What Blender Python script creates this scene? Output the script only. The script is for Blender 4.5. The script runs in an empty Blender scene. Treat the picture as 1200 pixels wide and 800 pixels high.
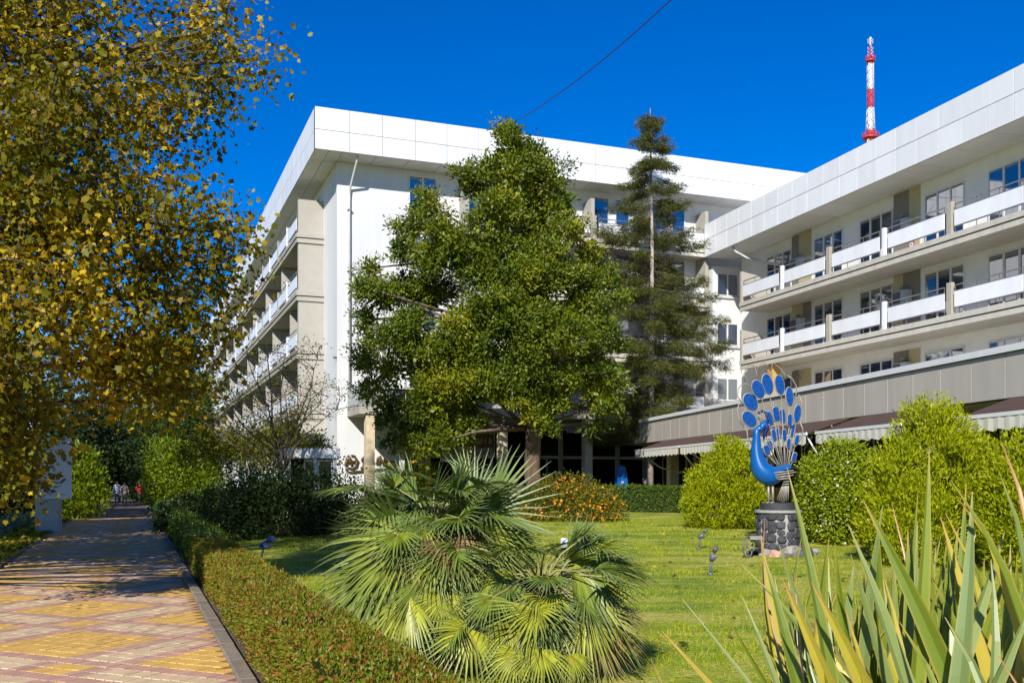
import bpy, math, random
import numpy as np
from mathutils import Vector, Matrix, Quaternion
rnd = random.Random(7)
C = bpy.context.scene.collection
SC = bpy.context.scene
# ------------------------------------------------------------ camera, light
F, U0, VH, CH = 1150.0, 600.0, 562.0, 1.8
cam_d = bpy.data.cameras.new('camera'); cam = bpy.data.objects.new('camera', cam_d); C.objects.link(cam)
cam.location = (0, 0, CH); cam.rotation_euler = (math.pi/2, 0, 0)
cam_d.sensor_width = 36; cam_d.lens = F*36/1200; cam_d.shift_y = (VH-400)/1200
cam_d.clip_start = .1; cam_d.clip_end = 5000; SC.camera = cam
SUN_EL, SUN_AZ = math.radians(32), math.radians(-14)
sd = Vector((math.sin(SUN_AZ)*math.cos(SUN_EL), -math.cos(SUN_AZ)*math.cos(SUN_EL), math.sin(SUN_EL)))
W = bpy.data.worlds.new('World'); SC.world = W; W.use_nodes = True
nt = W.node_tree; bg = nt.nodes['Background']
sky = nt.nodes.new('ShaderNodeTexSky'); sky.sky_type = 'NISHITA'; sky.sun_disc = False
sky.sun_elevation = SUN_EL; sky.sun_rotation = math.radians(180)-SUN_AZ
sky.air_density = 1.0; sky.dust_density = 0.0; sky.ozone_density = 4.0; sky.altitude = 300
hs = nt.nodes.new('ShaderNodeHueSaturation'); hs.inputs['Saturation'].default_value = 1.55; hs.inputs['Value'].default_value = .83; hs.inputs['Hue'].default_value = .518
nt.links.new(sky.outputs[0], hs.inputs['Color']); nt.links.new(hs.outputs[0], bg.inputs['Color'])
bg.inputs['Strength'].default_value = 0.128
sl = bpy.data.lights.new('sun', 'SUN'); sl.energy = 5.0; sl.angle = math.radians(.5); sl.color = (1, .965, .90)
so = bpy.data.objects.new('sun', sl); C.objects.link(so); so.rotation_euler = (-sd).to_track_quat('-Z', 'Y').to_euler(); so.location = (0, -20, 60)
SC.view_settings.view_transform = 'Standard'; SC.view_settings.look = 'None'
SC.view_settings.exposure = 0.42; SC.view_settings.gamma = 1.0
SC.render.engine = 'CYCLES'

# ------------------------------------------------------------ helpers
def P(u, v, Y): return Vector(((u-U0)/F*Y, Y, CH+(VH-v)/F*Y))
def sm(a, b, x):
    t = min(1, max(0, (x-a)/(b-a))); return t*t*(3-2*t)
PO = Vector((-6.35, 18.8, 0)); PD = Vector((-.3609, .9326, 0)); PN = Vector((-.9326, -.3609, 0))   # path frame: along, to the left
def path_pt(p, q, z=0): return PO+PD*p+PN*q+Vector((0, 0, z))
def path_pq(x, y):
    d = Vector((x, y, 0))-PO; return d.dot(PD), d.dot(PN)
def gz(x, y):
    p, q = path_pq(x, y)
    return .45*sm(18, 36, y)*sm(1.2, 4.5, -q)*(1-sm(150, 250, abs(y)))
def tag(o, label, cat, group=None, kind=None):
    if label: o['label'] = label
    if cat: o['category'] = cat
    if group: o['group'] = group
    if kind: o['kind'] = kind
    return o
def thing(name, label, cat, loc=(0, 0, 0), rz=0, group=None):
    o = bpy.data.objects.new(name, None); o.empty_display_size = .2; C.objects.link(o)
    o.location = loc; o.rotation_euler = (0, 0, rz); return tag(o, label, cat, group)
def inst(name, me, parent=None, loc=(0, 0, 0), rot=None, scale=None):
    o = bpy.data.objects.new(name, me); C.objects.link(o)
    o.location = loc
    if rot is not None: o.rotation_euler = rot
    if scale is not None: o.scale = scale if hasattr(scale, '__len__') else (scale,)*3
    if parent: o.parent = parent
    return o
def copy_tree(o, parent=None):
    c = o.copy(); C.objects.link(c)
    if parent: c.parent = parent
    for ch in list(o.children): copy_tree(ch, c)
    return c

class MB:
    def __init__(s): s.v = []; s.f = []; s.m = []; s.sm = []
    def add(s, vs, fs, m=0, smooth=False):
        b = len(s.v); s.v += [tuple(x) for x in vs]
        for f in fs: s.f.append([b+i for i in f]); s.m.append(m); s.sm.append(smooth)
        return s
    def box(s, x0, x1, y0, y1, z0, z1, m=0):
        x0, x1 = min(x0, x1), max(x0, x1); y0, y1 = min(y0, y1), max(y0, y1); z0, z1 = min(z0, z1), max(z0, z1)
        v = [(x0, y0, z0), (x1, y0, z0), (x1, y1, z0), (x0, y1, z0), (x0, y0, z1), (x1, y0, z1), (x1, y1, z1), (x0, y1, z1)]
        return s.add(v, [(0, 3, 2, 1), (4, 5, 6, 7), (0, 1, 5, 4), (1, 2, 6, 5), (2, 3, 7, 6), (3, 0, 4, 7)], m)
    def cbox(s, x0, x1, y0, y1, z0, z1, c, m=0):
        # box with chamfered upper edge
        v = [(x0, y0, z0), (x1, y0, z0), (x1, y1, z0), (x0, y1, z0), (x0, y0, z1-c), (x1, y0, z1-c), (x1, y1, z1-c), (x0, y1, z1-c),
             (x0+c, y0+c, z1), (x1-c, y0+c, z1), (x1-c, y1-c, z1), (x0+c, y1-c, z1)]
        f = [(0, 1, 5, 4), (1, 2, 6, 5), (2, 3, 7, 6), (3, 0, 4, 7), (4, 5, 9, 8), (5, 6, 10, 9), (6, 7, 11, 10), (7, 4, 8, 11), (8, 9, 10, 11), (0, 3, 2, 1)]
        return s.add(v, f, m)
    def tube(s, pts, rad, n=6, m=0, cap=True, smooth=True):
        pts = [Vector(p) for p in pts]
        if not hasattr(rad, '__len__'): rad = [rad]*len(pts)
        vs = []; up = None
        for i, p in enumerate(pts):
            t = (pts[min(i+1, len(pts)-1)]-pts[max(i-1, 0)])
            t = t.normalized() if t.length > 1e-9 else Vector((0, 0, 1))
            if up is None:
                up = Vector((0, 0, 1)) if abs(t.z) < .9 else Vector((1, 0, 0))
            a = t.cross(up).normalized(); b = a.cross(t).normalized(); up = b
            for k in range(n):
                w = 2*math.pi*k/n; vs.append(p+(a*math.cos(w)+b*math.sin(w))*rad[i])
        fs = []
        for i in range(len(pts)-1):
            for k in range(n):
                k2 = (k+1) % n; fs.append((i*n+k, i*n+k2, (i+1)*n+k2, (i+1)*n+k))
        s.add(vs, fs, m, smooth)
        if cap:
            b = len(s.v)-len(vs)
            s.f.append([b+k for k in range(n)][::-1]); s.m.append(m); s.sm.append(False)
            s.f.append([b+(len(pts)-1)*n+k for k in range(n)]); s.m.append(m); s.sm.append(False)
        return s
    def prism(s, poly, d0, d1, axis='y', m=0, smooth=False):
        # poly of 2D points extruded along axis
        n = len(poly)
        def mk(p, d): return (p[0], d, p[1]) if axis == 'y' else ((d, p[0], p[1]) if axis == 'x' else (p[0], p[1], d))
        vs = [mk(p, d0) for p in poly]+[mk(p, d1) for p in poly]
        fs = [tuple(range(n)), tuple(range(2*n-1, n-1, -1))]
        fs += [(i, i+n, (i+1) % n+n, (i+1) % n) for i in range(n)]
        return s.add(vs, fs, m, smooth)
    def mesh(s, name, mats):
        me = bpy.data.meshes.new(name); me.from_pydata(s.v, [], s.f)
        for m in (mats if isinstance(mats, (list, tuple)) else [mats]): me.materials.append(m)
        me.polygons.foreach_set('material_index', s.m); me.polygons.foreach_set('use_smooth', s.sm)
        me.update(); return me
    def build(s, name, mats, parent=None, loc=(0, 0, 0), rot=None):
        return inst(name, s.mesh(name, mats), parent, loc, rot)

# ------------------------------------------------------------ materials
def nodes_of(name):
    m = bpy.data.materials.new(name); m.use_nodes = True; t = m.node_tree
    return m, t, t.nodes['Principled BSDF']
def mk(name, col, rough=.6, var=.12, scale=3.0, bump=0.0, bscale=40, metal=0, streak=None, col2=None, ior=None, island=0.0):
    m, t, p = nodes_of(name)
    tc = t.nodes.new('ShaderNodeTexCoord'); mp = t.nodes.new('ShaderNodeMapping')
    t.links.new(tc.outputs['Object'], mp.inputs[0])
    if streak: mp.inputs['Scale'].default_value = streak
    if island:
        ob = t.nodes.new('ShaderNodeObjectInfo'); vm = t.nodes.new('ShaderNodeVectorMath'); vm.operation = 'MULTIPLY_ADD'; vm.inputs[1].default_value = (37, 53, 71)
        t.links.new(ob.outputs['Random'], vm.inputs[0]); t.links.new(tc.outputs['Object'], vm.inputs[2]); t.links.new(vm.outputs[0], mp.inputs[0])
    nz = t.nodes.new('ShaderNodeTexNoise'); nz.inputs['Scale'].default_value = scale; nz.inputs['Detail'].default_value = 5; nz.inputs['Roughness'].default_value = .6
    t.links.new(mp.outputs[0], nz.inputs['Vector'])
    cr = t.nodes.new('ShaderNodeValToRGB'); cr.color_ramp.elements[0].position = .32; cr.color_ramp.elements[1].position = .68
    a = [max(0, c*(1-var)) for c in col]; b = [c*(1+var*.6) for c in (col2 or col)]
    cr.color_ramp.elements[0].color = (*a, 1); cr.color_ramp.elements[1].color = (*b, 1)
    t.links.new(nz.outputs['Fac'], cr.inputs[0]); out = cr.outputs[0]
    if island:
        g = t.nodes.new('ShaderNodeNewGeometry'); mr = t.nodes.new('ShaderNodeMapRange')
        mr.inputs['To Min'].default_value = 1-island; mr.inputs['To Max'].default_value = 1+island*.6
        t.links.new(g.outputs['Random Per Island'], mr.inputs[0])
        oi = t.nodes.new('ShaderNodeObjectInfo'); mr2 = t.nodes.new('ShaderNodeMapRange')
        mr2.inputs['To Min'].default_value = 1-island; mr2.inputs['To Max'].default_value = 1+island*.6
        t.links.new(oi.outputs['Random'], mr2.inputs[0])
        mu = t.nodes.new('ShaderNodeMath'); mu.operation = 'MULTIPLY'; t.links.new(mr.outputs[0], mu.inputs[0]); t.links.new(mr2.outputs[0], mu.inputs[1])
        h = t.nodes.new('ShaderNodeHueSaturation'); t.links.new(mu.outputs[0], h.inputs['Value']); t.links.new(out, h.inputs['Color']); out = h.outputs[0]
    t.links.new(out, p.inputs['Base Color'])
    p.inputs['Roughness'].default_value = rough; p.inputs['Metallic'].default_value = metal
    if ior: p.inputs['IOR'].default_value = ior
    if bump:
        n2 = t.nodes.new('ShaderNodeTexNoise'); n2.inputs['Scale'].default_value = bscale; n2.inputs['Detail'].default_value = 4
        t.links.new(mp.outputs[0], n2.inputs['Vector'])
        bp = t.nodes.new('ShaderNodeBump'); bp.inputs['Strength'].default_value = bump; bp.inputs['Distance'].default_value = .02
        t.links.new(n2.outputs['Fac'], bp.inputs['Height']); t.links.new(bp.outputs[0], p.inputs['Normal'])
    return m
def leafmat(name, cols, rough=.5, trans=.3, tcol=None, spec=.2, patch=0):
    m, t, p = nodes_of(name)
    g = t.nodes.new('ShaderNodeNewGeometry'); oi = t.nodes.new('ShaderNodeObjectInfo')
    ad = t.nodes.new('ShaderNodeMath'); ad.operation = 'ADD'; fr = t.nodes.new('ShaderNodeMath'); fr.operation = 'FRACT'
    t.links.new(g.outputs['Random Per Island'], ad.inputs[0]); t.links.new(oi.outputs['Random'], ad.inputs[1]); t.links.new(ad.outputs[0], fr.inputs[0])
    src = fr.outputs[0]
    if patch:
        tc = t.nodes.new('ShaderNodeTexCoord'); nz = t.nodes.new('ShaderNodeTexNoise'); nz.inputs['Scale'].default_value = patch; nz.inputs['Detail'].default_value = 3; t.links.new(tc.outputs['Object'], nz.inputs['Vector'])
        mr = t.nodes.new('ShaderNodeMapRange'); mr.inputs['From Min'].default_value = .32; mr.inputs['From Max'].default_value = .68; mr.inputs['To Max'].default_value = .62; t.links.new(nz.outputs['Fac'], mr.inputs[0])
        ma = t.nodes.new('ShaderNodeMath'); ma.operation = 'MULTIPLY_ADD'; ma.inputs[1].default_value = .38; t.links.new(fr.outputs[0], ma.inputs[0]); t.links.new(mr.outputs[0], ma.inputs[2]); src = ma.outputs[0]
    cr = t.nodes.new('ShaderNodeValToRGB'); e = cr.color_ramp.elements
    while len(e) < len(cols): e.new(.5)
    for i, c in enumerate(cols): e[i].position = i/(len(cols)-1); e[i].color = (*c, 1)
    t.links.new(src, cr.inputs[0]); t.links.new(cr.outputs[0], p.inputs['Base Color'])
    p.inputs['Roughness'].default_value = rough; p.inputs['Specular IOR Level'].default_value = spec
    tr = t.nodes.new('ShaderNodeBsdfTranslucent'); mx = t.nodes.new('ShaderNodeMixShader'); mx.inputs[0].default_value = trans
    h = t.nodes.new('ShaderNodeHueSaturation'); h.inputs['Saturation'].default_value = 1.15; h.inputs['Value'].default_value = 1.3
    t.links.new(cr.outputs[0], h.inputs['Color']); t.links.new(h.outputs[0], tr.inputs[0])
    t.links.new(p.outputs[0], mx.inputs[1]); t.links.new(tr.outputs[0], mx.inputs[2]); t.links.new(mx.outputs[0], t.nodes['Material Output'].inputs[0])
    return m
M = {}
M['white'] = mk('white_paint', (.62, .62, .61), .55, .09, 1.2, .15, 60, streak=(1, 1, .12))
M['panel'] = mk('white_panel', (.71, .72, .725), .38, .06, 1.6, .05, 3, streak=(1, 1, .16), island=.05)
M['groove'] = mk('groove', (.16, .16, .16), .8)
M['soffit'] = mk('soffit', (.72, .705, .665), .6, .07, 2, island=.07)
M['beige'] = mk('beige_render', (.37, .345, .295), .8, .06, 2, .2, 80)
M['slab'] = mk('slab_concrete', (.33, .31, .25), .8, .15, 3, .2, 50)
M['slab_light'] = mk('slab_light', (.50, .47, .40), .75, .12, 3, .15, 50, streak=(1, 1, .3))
M['wall2'] = mk('cream_wall', (.80, .785, .745), .75, .06, 2, .1, 60)
M['parapet'] = mk('parapet_panel', (.75, .76, .775), .38, .07, 2, island=.05, streak=(1, 1, .2))
M['rail'] = mk('rail_metal', (.30, .28, .25), .4, .1, metal=.6)
M['post'] = mk('beige_post', (.36, .33, .27), .7, .1)
M['panel_grey'] = mk('taupe_cladding', (.20, .18, .155), .55, .06)
M['panel_tan'] = mk('tan_cladding', (.46, .38, .22), .6, .06)
M['wood'] = mk('timber', (.48, .30, .10), .6, .2, streak=(4, 4, .3))
M['frame'] = mk('window_frame', (.62, .62, .61), .4, .04)
def glass(name, col, ior=2.0, rough=.03):
    m, t, p = nodes_of(name); p.inputs['Base Color'].default_value = (*col, 1); p.inputs['Roughness'].default_value = rough; p.inputs['IOR'].default_value = ior
    tc = t.nodes.new('ShaderNodeTexCoord'); nz = t.nodes.new('ShaderNodeTexNoise'); nz.inputs['Scale'].default_value = .8
    oi = t.nodes.new('ShaderNodeObjectInfo'); va = t.nodes.new('ShaderNodeVectorMath'); t.links.new(tc.outputs['Object'], va.inputs[0]); t.links.new(oi.outputs['Location'], va.inputs[1])
    t.links.new(va.outputs[0], nz.inputs['Vector'])
    b = t.nodes.new('ShaderNodeBump'); b.inputs['Strength'].default_value = .03; t.links.new(nz.outputs['Fac'], b.inputs['Height']); t.links.new(b.outputs[0], p.inputs['Normal'])
    return m
M['glass'] = glass('window_glass', (.012, .03, .075), 3.2)  # blue base colour paints in the reflected sky
M['glass_curtain'] = glass('curtained_glass', (.16, .18, .20), 2.2)
M['glass_dark'] = glass('shop_glass', (.008, .009, .01), 1.5)
M['glass_clear'] = glass('railing_glass', (.18, .22, .2), 1.6, .1)
M['curtain'] = mk('curtain', (.5, .5, .5), .9)
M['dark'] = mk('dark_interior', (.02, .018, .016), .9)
M['pav'] = mk('pavilion_metal', (.46, .42, .36), .45, .08, 1.5, 0, streak=(1, 1, .2), island=.06)
M['coping'] = mk('coping', (.72, .72, .72), .45, .06)
M['awning'] = mk('awning_brown', (.07, .036, .026), .9, .1)
M['valance'] = mk('valance_cream', (.66, .62, .54), .85, .15, 6, streak=(3, 1, .3))
M['column'] = mk('column_stone', (.58, .48, .31), .75, .18, 6, .3, 60)
M['bark'] = mk('bark', (.14, .10, .075), .9, .35, 6, .8, 18, streak=(1, 1, .35))
M['bark_red'] = mk('bark_brown', (.13, .08, .05), .9, .45, 5, .8, 14, streak=(1, 1, .4))
M['bark_pale'] = mk('bark_pale', (.38, .33, .27), .9, .35, 5, .7, 16, streak=(1, 1, .5))
M['twig'] = mk('twig', (.10, .075, .055), .9, .2)
M['plane_leaf'] = leafmat('plane_leaf', [(.03, .05, .005), (.06, .08, .006), (.09, .06, .008), (.15, .15, .008), (.12, .12, .007), (.26, .15, .010), (.30, .25, .010), (.50, .33, .012), (.58, .36, .015), (.48, .36, .015)], .5, .3, patch=.75)  # darker half of the ramp paints in shaded leaves, beside the autumn tones
M['magnolia_leaf'] = leafmat('magnolia_leaf', [(.025, .048, .004), (.05, .085, .005), (.08, .115, .005), (.115, .15, .006), (.16, .185, .007), (.22, .21, .008), (.34, .27, .009)], .42, .12, spec=.3, patch=.5)
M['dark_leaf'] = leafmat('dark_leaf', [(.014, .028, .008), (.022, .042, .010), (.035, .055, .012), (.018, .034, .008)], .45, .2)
M['needle'] = leafmat('needle', [(.045, .055, .014), (.08, .09, .018), (.13, .125, .022), (.055, .07, .015)], .55, .2)
M['cypress'] = leafmat('cypress', [(.025, .055, .012), (.04, .08, .014), (.06, .10, .018)], .55, .25)
M['thuja'] = leafmat('thuja', [(.18, .24, .004), (.31, .35, .005), (.42, .42, .006), (.13, .19, .004)], .5, .3)
M['bush2'] = leafmat('bush_leaf', [(.07, .12, .006), (.15, .21, .008), (.22, .27, .010), (.10, .15, .006)], .35, .3)
M['bush3'] = leafmat('camellia_leaf', [(.12, .18, .008), (.22, .28, .010), (.30, .34, .012), (.16, .22, .008)], .4, .25)
M['hedge_leaf'] = leafmat('hedge_leaf', [(.10, .17, .008), (.17, .22, .010), (.22, .15, .02), (.38, .11, .03), (.13, .19, .008), (.26, .10, .02), (.15, .19, .010), (.09, .15, .008), (.20, .22, .012)], .4, .25)
M['boxhedge'] = leafmat('boxhedge', [(.045, .085, .012), (.08, .13, .014), (.11, .16, .016)], .4, .25)
M['autumn'] = leafmat('autumn_leaf', [(.13, .15, .012), (.22, .20, .014), (.10, .09, .014), (.09, .13, .01)], .5, .3)
M['yellow_leaf'] = leafmat('yellow_leaf', [(.28, .22, .015), (.36, .26, .012), (.20, .2, .015)], .5, .35)
M['flower_o'] = leafmat('orange_petal', [(.60, .22, .015), (.70, .34, .02), (.5, .14, .012)], .5, .3)
M['flower_y'] = leafmat('yellow_petal', [(.75, .5, .02), (.8, .6, .04)], .5, .3)
M['flower_w'] = leafmat('white_petal', [(.6, .6, .5), (.7, .7, .62)], .5, .3)
M['agave'] = leafmat('agave_leaf', [(.16, .22, .14), (.22, .28, .18), (.12, .18, .10)], .5, .2)
def palmmat(name, hub, mid, tip):
    m, t, p = nodes_of(name); uv = t.nodes.new('ShaderNodeUVMap'); sp = t.nodes.new('ShaderNodeSeparateXYZ'); t.links.new(uv.outputs[0], sp.inputs[0])
    cr = t.nodes.new('ShaderNodeValToRGB'); e = cr.color_ramp.elements; e[0].position = .05; e[0].color = (*hub, 1); e[1].position = .85; e[1].color = (*tip, 1); q = e.new(.42); q.color = (*mid, 1); t.links.new(sp.outputs['Y'], cr.inputs[0])  # hub-to-tip fade: partly leaf colour, partly light on the fans painted in
    g = t.nodes.new('ShaderNodeNewGeometry'); mr = t.nodes.new('ShaderNodeMapRange'); mr.inputs['To Min'].default_value = .6; mr.inputs['To Max'].default_value = 1.25; t.links.new(g.outputs['Random Per Island'], mr.inputs[0])
    h = t.nodes.new('ShaderNodeHueSaturation'); t.links.new(mr.outputs[0], h.inputs['Value']); t.links.new(cr.outputs[0], h.inputs['Color'])
    t.links.new(h.outputs[0], p.inputs['Base Color']); p.inputs['Roughness'].default_value = .42; p.inputs['Specular IOR Level'].default_value = .35
    tr = t.nodes.new('ShaderNodeBsdfTranslucent'); mx = t.nodes.new('ShaderNodeMixShader'); mx.inputs[0].default_value = .18; t.links.new(h.outputs[0], tr.inputs[0])
    t.links.new(p.outputs[0], mx.inputs[1]); t.links.new(tr.outputs[0], mx.inputs[2]); t.links.new(mx.outputs[0], t.nodes['Material Output'].inputs[0]); return m
M['palm_a'] = palmmat('palm_green', (.28, .30, .03), (.17, .23, .025), (.15, .19, .05))
M['palm_b'] = palmmat('palm_yellow', (.42, .40, .03), (.32, .34, .03), (.23, .26, .07))
M['palm_c'] = palmmat('palm_grey', (.22, .26, .04), (.13, .19, .03), (.20, .25, .09))
M['palm_d'] = leafmat('palm_dry', [(.28, .17, .06), (.20, .11, .05), (.34, .24, .10)], .7, .2)
M['petiole'] = mk('petiole', (.24, .23, .07), .5, .2)
M['fibre'] = mk('palm_fibre', (.09, .055, .03), .95, .4, 20, .8, 60)
def blade_mat(name, c1, c2, edge):
    m = leafmat(name, [c1, c2, c1], .42, .18); return m
def flaxmat(name, c1, c2, edge):
    m, t, p = nodes_of(name); uv = t.nodes.new('ShaderNodeUVMap'); sp = t.nodes.new('ShaderNodeSeparateXYZ'); t.links.new(uv.outputs[0], sp.inputs[0])
    oi = t.nodes.new('ShaderNodeObjectInfo'); mp = t.nodes.new('ShaderNodeMapping'); mp.inputs['Scale'].default_value = (26, 1.6, 1)
    va = t.nodes.new('ShaderNodeVectorMath'); t.links.new(uv.outputs[0], va.inputs[0]); t.links.new(oi.outputs['Random'], va.inputs[1]); t.links.new(va.outputs[0], mp.inputs[0])
    nz = t.nodes.new('ShaderNodeTexNoise'); nz.inputs['Scale'].default_value = 1.3; nz.inputs['Detail'].default_value = 4; t.links.new(mp.outputs[0], nz.inputs['Vector'])
    ad = t.nodes.new('ShaderNodeMath'); ad.operation = 'MULTIPLY_ADD'; ad.inputs[1].default_value = .5; t.links.new(oi.outputs['Random'], ad.inputs[0]); sc_ = t.nodes.new('ShaderNodeMath'); sc_.operation = 'MULTIPLY'; sc_.inputs[1].default_value = .6
    t.links.new(nz.outputs['Fac'], sc_.inputs[0]); t.links.new(sc_.outputs[0], ad.inputs[2])
    m1 = t.nodes.new('ShaderNodeMix'); m1.data_type = 'RGBA'; t.links.new(ad.outputs[0], m1.inputs[0]); m1.inputs[6].default_value = (*c1, 1); m1.inputs[7].default_value = (*c2, 1)
    # margins and dry tip
    a1 = t.nodes.new('ShaderNodeMath'); a1.operation = 'SUBTRACT'; a1.inputs[1].default_value = .5; t.links.new(sp.outputs['X'], a1.inputs[0]); a2 = t.nodes.new('ShaderNodeMath'); a2.operation = 'ABSOLUTE'; t.links.new(a1.outputs[0], a2.inputs[0])
    r1 = t.nodes.new('ShaderNodeMapRange'); r1.inputs['From Min'].default_value = .36; r1.inputs['From Max'].default_value = .5; r1.inputs['To Max'].default_value = .7; t.links.new(a2.outputs[0], r1.inputs[0])
    r2 = t.nodes.new('ShaderNodeMapRange'); r2.inputs['From Min'].default_value = .9; r2.inputs['From Max'].default_value = 1.0; t.links.new(sp.outputs['Y'], r2.inputs[0])
    mxm = t.nodes.new('ShaderNodeMath'); mxm.operation = 'MAXIMUM'; t.links.new(r1.outputs[0], mxm.inputs[0]); t.links.new(r2.outputs[0], mxm.inputs[1])
    m2 = t.nodes.new('ShaderNodeMix'); m2.data_type = 'RGBA'; t.links.new(mxm.outputs[0], m2.inputs[0]); t.links.new(m1.outputs[2], m2.inputs[6]); m2.inputs[7].default_value = (*edge, 1)
    t.links.new(m2.outputs[2], p.inputs['Base Color']); p.inputs['Roughness'].default_value = .4
    tr = t.nodes.new('ShaderNodeBsdfTranslucent'); mx = t.nodes.new('ShaderNodeMixShader'); mx.inputs[0].default_value = .2; t.links.new(m2.outputs[2], tr.inputs[0])
    t.links.new(p.outputs[0], mx.inputs[1]); t.links.new(tr.outputs[0], mx.inputs[2]); t.links.new(mx.outputs[0], t.nodes['Material Output'].inputs[0]); return m
M['ph_a'] = flaxmat('flax_green', (.09, .15, .012), (.25, .29, .025), (.40, .30, .06))
M['ph_b'] = flaxmat('flax_yellow', (.34, .32, .03), (.52, .40, .05), (.50, .26, .08))
M['ph_c'] = flaxmat('flax_grey', (.12, .18, .05), (.26, .31, .09), (.36, .32, .10))
M['ph_o'] = flaxmat('flax_orange', (.42, .22, .08), (.50, .32, .14), (.36, .14, .06))
M['brick_y'] = mk('paver_yellow', (.65, .385, .085), .85, .12, 9, .2, 90, island=.12)
M['brick_p'] = mk('paver_pink', (.49, .28, .185), .85, .12, 9, .2, 90, island=.12)
M['brick_c'] = mk('paver_cream', (.61, .44, .245), .85, .12, 9, .2, 90, island=.10)
M['mortar'] = mk('paving_bed', (.15, .10, .065), .95, .2, 6, .2, 60)
M['kerb'] = mk('kerb_concrete', (.22, .175, .12), .9, .25, 5, .3, 50, island=.1)
M['soil'] = mk('soil', (.10, .07, .045), .95, .3, 6, .6, 30)
M['stone_dark'] = mk('basalt', (.055, .055, .06), .7, .45, 10, .5, 30, island=.35)
M['stone_grey'] = mk('rubble', (.22, .20, .17), .9, .4, 8, .6, 20, island=.3)
M['mortar2'] = mk('mortar_pale', (.30, .29, .27), .9, .2, 12, .4, 40)
M['blue'] = mk('blue_enamel', (.002, .085, .30), .28, .12, 6)
M['blue_eye'] = mk('blue_mosaic', (.001, .055, .24), .6, .45, 26, .3, 40)
M['blue_eye'].node_tree.nodes['Principled BSDF'].inputs['Specular IOR Level'].default_value = .12
M['navy'] = mk('navy', (.012, .02, .12), .4)
M['steel'] = mk('steel', (.30, .27, .22), .5, .25, 8, metal=.3)
M['lampmetal'] = mk('lamp_metal', (.12, .13, .15), .5, .2, metal=.3)
M['lampblue'] = mk('lamp_blue', (.05, .15, .45), .3)
M['pipe'] = mk('zinc_pipe', (.50, .49, .46), .5, .15)
M['lampgrey'] = mk('unit_grey', (.42, .46, .50), .5)
M['plastic_w'] = mk('white_plastic', (.7, .7, .72), .4)
M['sign'] = mk('sign_face', (.62, .68, .80), .5, .04)
M['signpost'] = mk('sign_post', (.45, .45, .45), .8, .12, 4, .2, 40)
M['print'] = mk('sign_print', (.08, .13, .32), .6)
M['print_dark'] = mk('sign_logo', (.03, .02, .03), .6)
M['bronze'] = mk('bronze_letters', (.15, .10, .045), .4, .25, 10, metal=.4)
M['gold'] = mk('gold_letters', (.65, .33, .03), .35, .1, metal=.3)
M['red'] = mk('tower_red', (.55, .04, .05), .6)
M['tower_w'] = mk('tower_white', (.75, .72, .72), .6)
M['door'] = mk('door_frame', (.40, .37, .33), .5)
M['signred'] = mk('fascia_sign', (.20, .07, .03), .6)
M['skin'] = mk('skin', (.45, .27, .18), .55)
M['hair'] = mk('hair', (.05, .03, .02), .6)
M['shoe'] = mk('shoe', (.04, .035, .03), .6)

def grass_material():
    m, t, p = nodes_of('grass_ground')
    tc = t.nodes.new('ShaderNodeTexCoord'); mp = t.nodes.new('ShaderNodeMapping'); t.links.new(tc.outputs['Object'], mp.inputs[0])
    mp.inputs['Scale'].default_value = (.5, .9, 1)
    n = t.nodes.new('ShaderNodeTexNoise'); n.inputs['Scale'].default_value = 1.0; n.inputs['Detail'].default_value = 7; n.inputs['Roughness'].default_value = .68
    t.links.new(mp.outputs[0], n.inputs['Vector'])
    cr = t.nodes.new('ShaderNodeValToRGB'); e = cr.color_ramp.elements
    e[0].position = .38; e[0].color = (.13, .20, .005, 1); e[1].position = .62; e[1].color = (.50, .41, .10, 1)
    k = e.new(.5); k.color = (.30, .34, .008, 1)
    t.links.new(n.outputs['Fac'], cr.inputs[0])
    n2 = t.nodes.new('ShaderNodeTexNoise'); n2.inputs['Scale'].default_value = 14; n2.inputs['Detail'].default_value = 6
    t.links.new(tc.outputs['Object'], n2.inputs['Vector'])
    mx = t.nodes.new('ShaderNodeMix'); mx.data_type = 'RGBA'; mx.blend_type = 'MULTIPLY'; mx.inputs[0].default_value = .7
    c2 = t.nodes.new('ShaderNodeValToRGB'); c2.color_ramp.elements[0].position = .3; c2.color_ramp.elements[0].color = (.35, .35, .35, 1); c2.color_ramp.elements[1].position = .6
    t.links.new(n2.outputs['Fac'], c2.inputs[0]); t.links.new(cr.outputs[0], mx.inputs[6]); t.links.new(c2.outputs[0], mx.inputs[7])
    t.links.new(mx.outputs[2], p.inputs['Base Color']); p.inputs['Roughness'].default_value = .9
    b = t.nodes.new('ShaderNodeBump'); b.inputs['Strength'].default_value = .8; b.inputs['Distance'].default_value = .05
    t.links.new(n2.outputs['Fac'], b.inputs['Height']); t.links.new(b.outputs[0], p.inputs['Normal'])
    return m
M['grass'] = grass_material()
M['blade'] = leafmat('grass_blade', [(.12, .22, .003), (.26, .36, .004), (.40, .43, .006), (.58, .50, .08), (.20, .32, .004), (.13, .24, .003)], .7, .35, spec=.08)

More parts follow.
